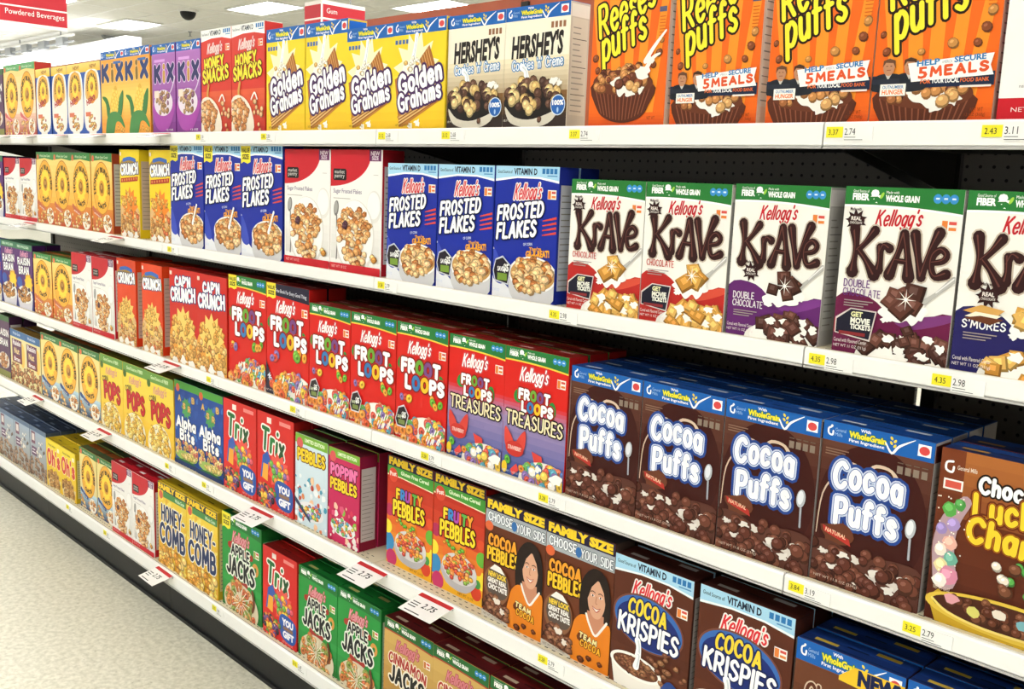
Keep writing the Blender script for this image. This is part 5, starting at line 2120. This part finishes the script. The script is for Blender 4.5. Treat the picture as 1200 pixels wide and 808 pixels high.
M_PEG = pegboard()
SECW = 1.2192
bm_panel = MB(); bm_panel.box(-SECW / 2 + .031, BACK, .1, SECW / 2 - .016, BACK + .012, 1.72)
ME_PANEL = bm_panel.mesh('back_panel', M_PEG)
bm_head = MB(); bm_head.box(-SECW / 2 + .004, BACK - .004, 1.72, SECW / 2 - .004, BACK + .018, 2.105)
ME_HEAD = bm_head.mesh('header_panel', M_BROWN)
bm_up = MB(); bm_up.box(.002, BACK - .012, 0, .03, BACK + .03, 2.09)
ME_UP = bm_up.mesh('upright', M_DARK)
bm_kick = MB(); bm_kick.box(-SECW / 2 + .001, D + .004, 0, SECW / 2 - .001, D + .02, SHELF['E'] - LIP['E'] + .004)
ME_KICK = bm_kick.mesh('kick_plate', M_BLACK)
bm_toe = MB(); bm_toe.box(-SECW / 2 + .001, D - .004, 0, SECW / 2 - .001, D + .004, .012)
ME_TOE = bm_toe.mesh('kick_rail', M_BLACK)
UNIT = []
for i in range(5):
    xc = (JOINT[i] + JOINT[i + 1]) / 2
    g = obj('gondola_unit', None, None, (xc, 0, 0))
    tag(g, f'{SECTION[i]} gondola unit, dark pegboard back with red-brown panel on top', 'shelving unit', 'gondola units of the cereal aisle')
    obj('back_panel', ME_PANEL, g)
    obj('header_panel', ME_HEAD, g)['label'] = 'red-brown panel above the top shelf'
    obj('upright', ME_UP, g, (-SECW / 2, 0, 0))
    UNIT.append(g)


def shelf_meshes(s):
    L = LIP[s]
    hw = SECW / 2 - .0015
    k = MB()
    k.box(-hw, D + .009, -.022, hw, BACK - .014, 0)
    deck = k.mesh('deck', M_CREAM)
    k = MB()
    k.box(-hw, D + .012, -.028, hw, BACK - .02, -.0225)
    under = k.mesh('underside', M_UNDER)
    k = MB()
    k.prism([(D + .005, .001), (D - .001, .0005), (D - .004, -.003), (D - .004, -L + .006), (D - .001, -L + .0035), (D + .005, -L + .0035)], -hw, hw)
    lip = k.mesh('price_channel', M_WHITE)
    k = MB()
    k.box(-hw, D + .0052, -.02, hw, D + .0088, -.0012)
    gap = k.mesh('channel_gap', M_DARK)
    k = MB()
    k.box(-hw, D - .005, -L, hw, D + .012, -L + .0034)
    bot = k.mesh('channel_lower_edge', M_CLEAR)
    k = MB()
    k.prism([(BACK - .014, -.028), (D + .1, -.028), (D + .1, -.04), (BACK - .1, -.095), (BACK - .014, -.11)], -.002, .002)
    br = k.mesh('bracket', M_DARK)
    k = MB()
    for q in range(52):
        for r_ in range(2):
            x = -hw + .03 + q * .0225
            k.box(x - .005, D + .018 + r_ * .018, .0001, x + .005, D + .0205 + r_ * .018, .0004)
    sl = k.mesh('deck_slot', M_UNDER)
    return deck, under, lip, gap, bot, br, sl


for s in 'ABCDE':
    deck, under, lip, gap, bot, br, sl = shelf_meshes(s)
    for i in range(5):
        xc = (JOINT[i] + JOINT[i + 1]) / 2
        z = 0
        g = obj('gondola_shelf', None, None, (xc, 0, SHELF[s]))
        tag(g, f'{SHELF_NAME[s]} shelf of the {SECTION[i]} gondola unit, white price channel along its front', 'shelf', f'{SHELF_NAME[s]} row of shelves')
        if s == 'E':                      # the lowest deck stands on its black base
            obj('kick_plate', ME_KICK, g, (0, 0, -SHELF[s]))
            obj('kick_rail', ME_TOE, g, (0, 0, -SHELF[s]))
        else:
            for x in (-SECW / 2 + .02, SECW / 2 - .02):
                obj('bracket', br, g, (x, 0, 0))
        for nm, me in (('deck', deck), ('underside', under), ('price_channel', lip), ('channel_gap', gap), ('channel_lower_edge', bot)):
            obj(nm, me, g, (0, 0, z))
        tag(obj('deck_slot', sl, g, (0, 0, z)), kind='stuff')


# ------------------------------------------------------------------ cartons on the shelves
NUM = ['first', 'second', 'third', 'fourth', 'fifth', 'sixth', 'seventh', 'eighth']
WORDN = dict(zip(range(1, 9), 'one two three four five six seven eight'.split()))
# shelf, kind, x start, x end, count, height, front set-back, rows behind, what it looks like, how a single one is told apart
RUNS = [
 ('A', 'raisin_brown', -5.11, -4.912, 1, .295, .016, 0, 'purple raisin cereal box'),
 ('A', 'bunches_red', -4.902, -4.506, 2, .305, .016, 0, 'cereal box with orange ring and red base'),
 ('A', 'bunches_blue', -4.49, -3.812, 4, .268, .016, 0, 'blue cereal box with yellow NEW band'),
 ('A', 'corn_orange', -3.81, -3.384, 2, .296, .016, 0, 'orange corn-cob cereal box'),
 ('A', 'corn_purple', -3.37, -3.022, 2, .292, .016, 0, 'purple berry cereal box'),
 ('A', 'smacks_red', -3.02, -2.627, 2, .313, .016, 0, 'red cereal box with yellow HONEY lettering'),
 ('A', 'graham_yellow', -2.622, -2.214, 2, .285, .02, 0, 'tall yellow graham cereal box'),
 ('A', 'graham_yellow', -2.213, -1.812, 2, .255, .012, 0, 'short yellow graham cereal box'),
 ('A', 'cream_puffs', -1.811, -1.427, 2, .252, .016, 0, 'cream and brown cookies-and-creme cereal box'),
 ('A', 'peanut_orange', -1.365, -1.175, 1, .315, .012, 0, 'bright orange puffs cereal box without banner'),
 ('A', 'peanut_orange_promo', -1.167, -.977, 1, .315, .016, 0, 'bright orange 5 MEALS cereal box left of the price-channel joint'),
 ('A', 'peanut_orange_promo', -.96, -.579, 2, .315, .016, 0, 'bright orange 5 MEALS cereal box near the right edge'),
 ('A', 'plain_white', -.575, -.38, 1, .315, .016, 0, 'plain white cereal box with red bottom strip'),
 ('B', 'raisin_bran', -5.16, -4.956, 1, .28, .016, 1, 'purple raisin flake cereal box'),
 ('B', 'market_flakes', -4.952, -4.53, 2, .272, .016, 1, 'small white cereal box with red corner arc'),
 ('B', 'bunches_orange', -4.526, -3.735, 4, .3, .016, 1, 'orange cereal box with honey ring'),
 ('B', 'crunch_yellow', -3.66, -3.492, 1, .315, .016, 1, 'yellow CRUNCH cereal box standing clear'),
 ('B', 'crunch_yellow', -3.422, -3.254, 1, .315, .02, 1, 'yellow CRUNCH cereal box half behind blue boxes'),
 ('B', 'frosted_value', -3.24, -2.526, 3, .333, .014, 0, 'blue VALUE SIZE flakes cereal box'),
 ('B', 'market_flakes', -2.52, -2.052, 2, .322, .016, 0, 'large white cereal box with red corner arc'),
 ('B', 'frosted_blue', -2.03, -1.437, 3, .29, .016, 1, 'blue flakes cereal box with hexagon badge'),
 ('B', 'krave_red', -1.404, -1.011, 2, .267, .016, 1, 'white and red chocolate cereal box'),
 ('B', 'krave_purple', -1.008, -.822, 1, .269, .016, 1, 'white and purple double-chocolate cereal box without movie badge'),
 ('B', 'krave_purple_movie', -.797, -.603, 1, .271, .016, 0, 'white and maroon double-chocolate cereal box with movie badge'),
 ('B', 'krave_navy', -.601, -.41, 1, .271, .016, 0, "white and navy S'MORES cereal box"),
 ('C', 'frosted_blue', -5.25, -5.056, 1, .29, .02, 0, 'blue cereal box cut by the left picture edge'),
 ('C', 'raisin_bran', -5.054, -4.627, 2, .295, .018, 1, 'purple raisin cereal box with yellow sun'),
 ('C', 'bunches_orange', -4.616, -4.17, 2, .27, .018, 1, 'orange cereal box with honey ring'),
 ('C', 'market_flakes', -4.16, -3.74, 2, .305, .016, 1, 'white cereal box with red corner arc'),
 ('C', 'crunch_red', -3.712, -3.545, 1, .318, .016, 1, 'orange-red CRUNCH cereal box beside white boxes'),
 ('C', 'crunch_red', -3.49, -3.323, 1, .318, .016, 1, 'orange-red CRUNCH cereal box showing its side panel'),
 ('C', 'crunch_captain', -3.262, -2.855, 2, .322, .014, 1, 'deep red CRUNCH cereal box'),
 ('C', 'frosted_loops_value', -2.851, -2.621, 1, .338, .016, 1, 'red loops VALUE SIZE cereal box with green top band'),
 ('C', 'frosted_loops_dark', -2.619, -2.386, 1, .336, .016, 1, 'red loops VALUE SIZE cereal box with navy top band'),
 ('C', 'fruit_loops', -2.385, -1.78, 3, .301, .016, 2, 'red loops cereal box with dark badge'),
 ('C', 'loop_treasures', -1.779, -1.384, 2, .297, .018, 2, 'red and blue TREASURES cereal box'),
 ('C', 'cocoa_puffs', -1.381, -.606, 4, .283, .018, 3, 'dark brown cocoa cereal box with blue top band'),
 ('C', 'charms_brown', -.599, -.41, 1, .28, .018, 1, 'brown chocolate cereal box with yellow bowl'),
 ('D', 'raisin_brown', -5.165, -4.985, 1, .298, .02, 1, 'purple-brown raisin cereal box'),
 ('D', 'raisin_nut', -4.979, -4.573, 2, .248, .02, 1, 'cream nut bran cereal box'),
 ('D', 'bunches_navy', -4.569, -3.915, 3, .285, .02, 1, 'honey-ring cereal box with navy base'),
 ('D', 'pops_yellow', -3.912, -3.256, 3, .291, .02, 1, 'yellow POPS cereal box'),
 ('D', 'alphabet_blue', -3.253, -2.9, 2, .298, .02, 1, 'blue alphabet cereal box with green top'),
 ('D', 'trix_red', -2.899, -2.473, 2, .299, .02, 1, 'red cereal box with blue GIFT badge'),
 ('D', 'pebbles_white', -2.466, -2.293, 1, .274, .02, 2, 'pale blue LIMITED EDITION cereal box'),
 ('D', 'pebbles_pink', -2.288, -2.136, 1, .272, .02, 2, 'magenta cereal box with yellow lettering'),
 ('D', 'fruity_family', -2.045, -1.656, 2, .299, .045, 2, 'rainbow FAMILY SIZE cereal box'),
 ('D', 'cocoa_family', -1.636, -1.236, 2, .294, .025, 2, 'brown FAMILY SIZE cereal box with woman in orange'),
 ('D', 'krispies_brown', -1.233, -1.034, 1, .28, .02, 2, 'brown VITAMIN D cereal box beside the woman box'),
 ('D', 'krispies_brown', -1.022, -.816, 1, .282, .02, 2, 'brown VITAMIN D cereal box beside the NEW! box'),
 ('D', 'chocolate_new', -.812, -.412, 2, .253, .02, 2, 'chocolate cereal box with NEW! panel'),
 ('E', 'oat_squares', -5.4, -4.556, 4, .237, .02, 3, 'grey-blue oat square cereal box'),
 ('E', 'ohs_yellow', -4.552, -4.2, 2, .22, .02, 3, 'short yellow cereal box with red lettering'),
 ('E', 'bunches_navy', -4.18, -3.81, 2, .263, .03, 2, 'honey-ring cereal box with navy base'),
 ('E', 'market_flakes', -3.806, -3.424, 2, .291, .012, 1, 'white cereal box with red top'),
 ('E', 'comb_yellow', -3.39, -2.932, 2, .311, .014, 2, 'yellow honeycomb FAMILY SIZE cereal box'),
 ('E', 'jacks_green_value', -2.918, -2.662, 1, .326, .02, 2, 'green VALUE SIZE apple cereal box'),
 ('E', 'trix_red', -2.65, -2.448, 1, .288, .02, 2, 'red fruit cereal box between green boxes'),
 ('E', 'jacks_green', -2.446, -2.028, 2, .285, .02, 2, 'green apple loops cereal box'),
 ('E', 'jacks_tan', -2.018, -1.385, 3, .275, .02, 2, 'tan cinnamon cereal box with green top band'),
 # the same facings going on past the right edge of the photograph
 ('A', 'plain_white', -.376, .21, 3, .315, .016, 0, 'white cereal box past the right picture edge'),
 ('B', 'krave_navy', -.408, .36, 4, .271, .016, 0, 'navy and white cereal box past the right picture edge'),
 ('C', 'charms_brown', -.408, .36, 4, .28, .018, 0, 'brown cereal box past the right picture edge'),
 ('D', 'chocolate_new', -.408, .38, 4, .253, .02, 0, 'NEW! cereal box past the right picture edge'),
 ('E', 'jacks_tan', -1.383, -.33, 5, .275, .02, 0, 'tan cereal box below the picture edge'),
 ('E', 'jacks_green', -.326, .3, 3, .285, .02, 0, 'green cereal box below the picture edge'),
]
rng = random.Random(5)
for s, k, x0, x1, n, hh, sb, rows, desc in RUNS:
    parts, w, h, d = kind_meshes(k)
    pitch = (x1 - x0) / n
    sx, sz = (pitch - .003) / w, hh / h
    for i in range(n):
        for row in range(rows + 1):
            e = obj('cereal_box', None, None, (x0 + pitch * (i + .5), D + sb + d / 2 + row * (d + .004) + rng.uniform(0, .004), SHELF[s]))
            e.scale = (sx, 1, sz)
            e.rotation_euler = (0, 0, math.radians(rng.uniform(-.35, .35)))
            who = desc if n == 1 else f'{NUM[i]} {desc}'
            if row == 0:
                lab = f'{who}, {SHELF_NAME[s]} shelf' + (f', counted from left of {WORDN[n]}' if n > 1 and len(desc.split()) < 8 else '')
            else:
                lab = ['', 'one row', 'two rows', 'three rows'][row] + f' behind {who}, {SHELF_NAME[s]} shelf'
            tag(e, lab, 'cereal box', f'{SHELF_NAME[s]} shelf cereal boxes')
            art = None
            for pn, me in sorted(parts.items(), key=lambda q: q[0] != 'front_artwork'):
                if row and pn not in ('carton', 'top_flap', 'top_band'):
                    continue
                q = pn.split('#')[0]
                o = obj(q, me, e if q in ('carton', 'front_artwork', 'top_flap', 'top_band', 'side_panel', 'value_flag') else art)
                if q == 'front_artwork':
                    art = o

# ------------------------------------------------------------------ price labels and tags
M_YEL = mat('yellow_label', '#f2e62c', .5, .3, .02, 60)
M_CARD = mat('white_card', '#f4f3f0', .55, .3, .01, 60)
M_RED = mat('red_card', '#c4262c', .5, .3, .03, 40)
M_TXT = mat('black_ink', '#2a2a2c', .6, .2, .02, 60)


def flat_text(s, x, y, w, h, bold=.0):
    """2d triangles of a line of type fitted to w x h"""
    vs, fs = glyph_tris(s, bold)
    xa, xb = min(v[0] for v in vs), max(v[0] for v in vs)
    ya, yb = min(v[1] for v in vs), max(v[1] for v in vs)
    return [((px - xa) / (xb - xa) * w + x, (py - ya) / (yb - ya) * h + y) for px, py in vs], fs


def add_text(mb, s, x, y, w, h, fn, bold=.02):
    vs, fs = flat_text(s, x, y, w, h, bold)
    for f in fs:
        mb.face([fn(*vs[q]) for q in f], (1, 1, 1))


def fronty(u, v):
    return (u, -.0011, v)


PRICES = [('A', -2.998, '2.98 2.50', 'below the red HONEY boxes'), ('A', -2.597, '2.98 2.50', 'below the tall yellow boxes'), ('A', -2.03, '3.12 2.68', 'just right of the joint under short yellow boxes'),
          ('A', -1.785, '3.12 2.68', 'under the cream cookies boxes'), ('A', -1.383, '3.37 2.74', 'under the first orange box'), ('A', -.815, '3.37 2.74', 'right of the joint under orange boxes'),
          ('A', -.57, '2.43 3.11', 'under the plain white box'),
          ('B', -3.215, '3.59 2.99', 'under the blue VALUE SIZE boxes'), ('B', -2.022, '3.28 2.79', 'under the first blue flakes box'), ('B', -1.416, '4.35 2.98', 'under the white and red chocolate boxes'),
          ('B', -.81, '4.35 2.98', 'under the maroon double-chocolate box'), ('B', -.602, '4.35 2.98', "under the navy S'MORES box"),
          ('C', -2.946, '3.18 2.50', 'under the deep red CRUNCH boxes'), ('C', -2.436, '3.59 2.99', 'under the navy-banded loops box'), ('C', -1.831, '3.28 2.79', 'under the last dark-badge loops box'),
          ('C', -1.423, '3.28 2.79', 'under the second TREASURES box'), ('C', -.81, '3.84 3.19', 'under the last brown cocoa box'), ('C', -.605, '3.25 2.79', 'under the yellow bowl box'),
          ('D', -3.265, '3.28 2.79', 'under the blue alphabet boxes'), ('D', -2.987, '3.28 2.79', 'under the red GIFT badge boxes'), ('D', -1.402, '3.28 2.79', 'under the woman boxes'),
          ('E', -4.237, '2.98 2.50', 'under the short yellow boxes'), ('E', -3.838, '2.98 2.50', 'under the navy honey-ring boxes'), ('E', -2.924, '3.12 2.68', 'under the yellow honeycomb boxes'),
          ('E', -2.419, '3.12 2.68', 'under the green apple loops boxes')]
for s, x, t, where in PRICES:
    zt = SHELF[s] - .0065
    e = obj('price_label', None, None, (x, D - .0048, zt - .024))
    tag(e, f'yellow and white price label {where}, {SHELF_NAME[s]} shelf', 'price label', 'price labels in the shelf channels')
    k = MB()
    k.box(-.013, -.0008, .006, .016, .0006, .023)
    obj('yellow_half', k.mesh('yellow_half', M_YEL), e)
    k = MB()
    k.box(.0162, -.0007, .0, .066, .0006, .023)
    wh = obj('white_half', k.mesh('white_half', M_CARD), e)
    k = MB()
    a_, b_ = t.split()
    add_text(k, a_, -.009, .010, .017, .009, fronty, .0)
    add_text(k, b_, .019, .010, .018, .0105, fronty, .0)
    for q in range(2):
        k.box(.019, -.0012, .006 - q * .004, .038 + .012 * q, -.0009, .0068 - q * .004)
    obj('price_print', k.mesh('price_print', M_TXT), wh)

SALES = [('A', -4.83, 'left end under red-based boxes'), ('A', -4.5, 'below the first blue NEW box'), ('A', -4.15, 'below the second blue NEW box'), ('A', -3.78, 'below the first corn-cob box'), ('A', -3.25, 'below the purple berry boxes'),
         ('B', -4.55, 'under the white boxes at left'), ('B', -3.64, 'under the yellow CRUNCH boxes'), ('C', -3.2, 'under the deep red CRUNCH boxes'),
         ('D', -4.53, 'under the first navy-based box'), ('D', -3.8, 'under the first POPS box'), ('D', -2.6, 'under the red GIFT badge boxes'), ('D', -2.03, 'under the first rainbow box'),
         ('D', -1.765, 'under the second rainbow box'), ('E', -3.29, 'under the honeycomb boxes')]
cardm = MB(); cardm.box(-.06, -.078, -.0007, .06, .002, .0007)
ME_CARD = cardm.mesh('card', M_CARD)
barm = MB(); barm.box(-.06, -.012, .0008, .06, .001, .0014)
ME_BAR = barm.mesh('red_bar', M_RED)
holdm = MB(); holdm.prism([(.002, .001), (-.004, .001), (-.004, -.003), (.002, -.014)], -.058, .058)
ME_HOLD = holdm.mesh('clip', M_CLEAR)
pr = MB()
add_text(pr, '2', -.012, -.046, .011, .02, lambda u, v: (u, v, .0010))
add_text(pr, '.75', .002, -.046, .03, .02, lambda u, v: (u, v, .0010))
for q in range(3):
    pr.box(-.052, -.036 - q * .009, .0008, -.024, -.033 - q * .009, .001)
pr.box(-.045, -.072, .0008, .01, -.069, .001)
ME_PR = pr.mesh('price_print', M_TXT)
for s, x, where in SALES:
    e = obj('sale_tag', None, None, (x, D - .0055, SHELF[s] - .004))
    e.rotation_euler = (math.radians(12), 0, math.radians(rng.uniform(-2, 2)))
    tag(e, f'white sale card with red bar sticking out {where}, {SHELF_NAME[s]} shelf', 'sale tag', 'sale tags sticking out from the shelf channels')
    cd = obj('card', ME_CARD, e)
    obj('red_bar', ME_BAR, cd)
    obj('price_print', ME_PR, cd)
    obj('clip', ME_HOLD, e)

# ------------------------------------------------------------------ hanging signs
M_SIGN = mat('sign_red', '#c02a36', .5, .3, .02, 8)
M_SIGNW = mat('sign_white', '#f3efea', .5, .3, .01, 8)
sg = obj('aisle_sign', None, None, (-9.0, 2.75, 2.71))
tag(sg, 'red hanging aisle sign reading Powdered Beverages', 'sign')
for n_, z0, z1, mt in (('white_border', 0, .028, M_SIGNW), ('text_panel', .028, .15, M_SIGN), ('divider', .15, .162, M_SIGNW), ('upper_panel', .162, .5, M_SIGN)):
    k = MB()
    k.box(-.03, -.6, z0, 0, .585, z1)
    obj(n_, k.mesh(n_, mt), sg)
k = MB()
add_text(k, 'Powdered Beverages', .09, .072, .47, .058, lambda u, v: (.002, u, v), .0)
obj('lettering', k.mesh('lettering', M_SIGNW), sg)
for y in (-.5, .5):
    k = MB()
    k.box(-.018, y - .004, .5, -.012, y + .004, CEIL - 2.71)
    obj('hanging_wire', k.mesh('hanging_wire', M_GREYM), sg)

sg = obj('aisle_sign', None, None, (-7.0, 4.577, 2.55))
tag(sg, 'red box-shaped hanging sign reading Gum', 'sign')
for n_, z0, z1, mt in (('lower_panel', 0, .268, M_SIGN), ('divider', .268, .282, M_SIGNW), ('text_panel', .282, .385, M_SIGN), ('top_trim', .385, .415, M_SIGNW)):
    k = MB()
    k.box(-.25, 0, z0, 0, .42, z1)
    obj(n_, k.mesh(n_, mt), sg)
k = MB()
k.box(-.006, -.006, 0, .006, .006, .414)
obj('corner_trim', k.mesh('corner_trim', M_SIGNW), sg)
k = MB()
add_text(k, 'Gum', .045, .318, .1, .04, lambda u, v: (.002, u, v), .0)
obj('lettering', k.mesh('lettering', M_SIGNW), sg)
for y in (.06, .36):
    k = MB()
    k.box(-.128, y - .004, .415, -.122, y + .004, CEIL - 2.55)
    obj('hanging_wire', k.mesh('hanging_wire', M_GREYM), sg)
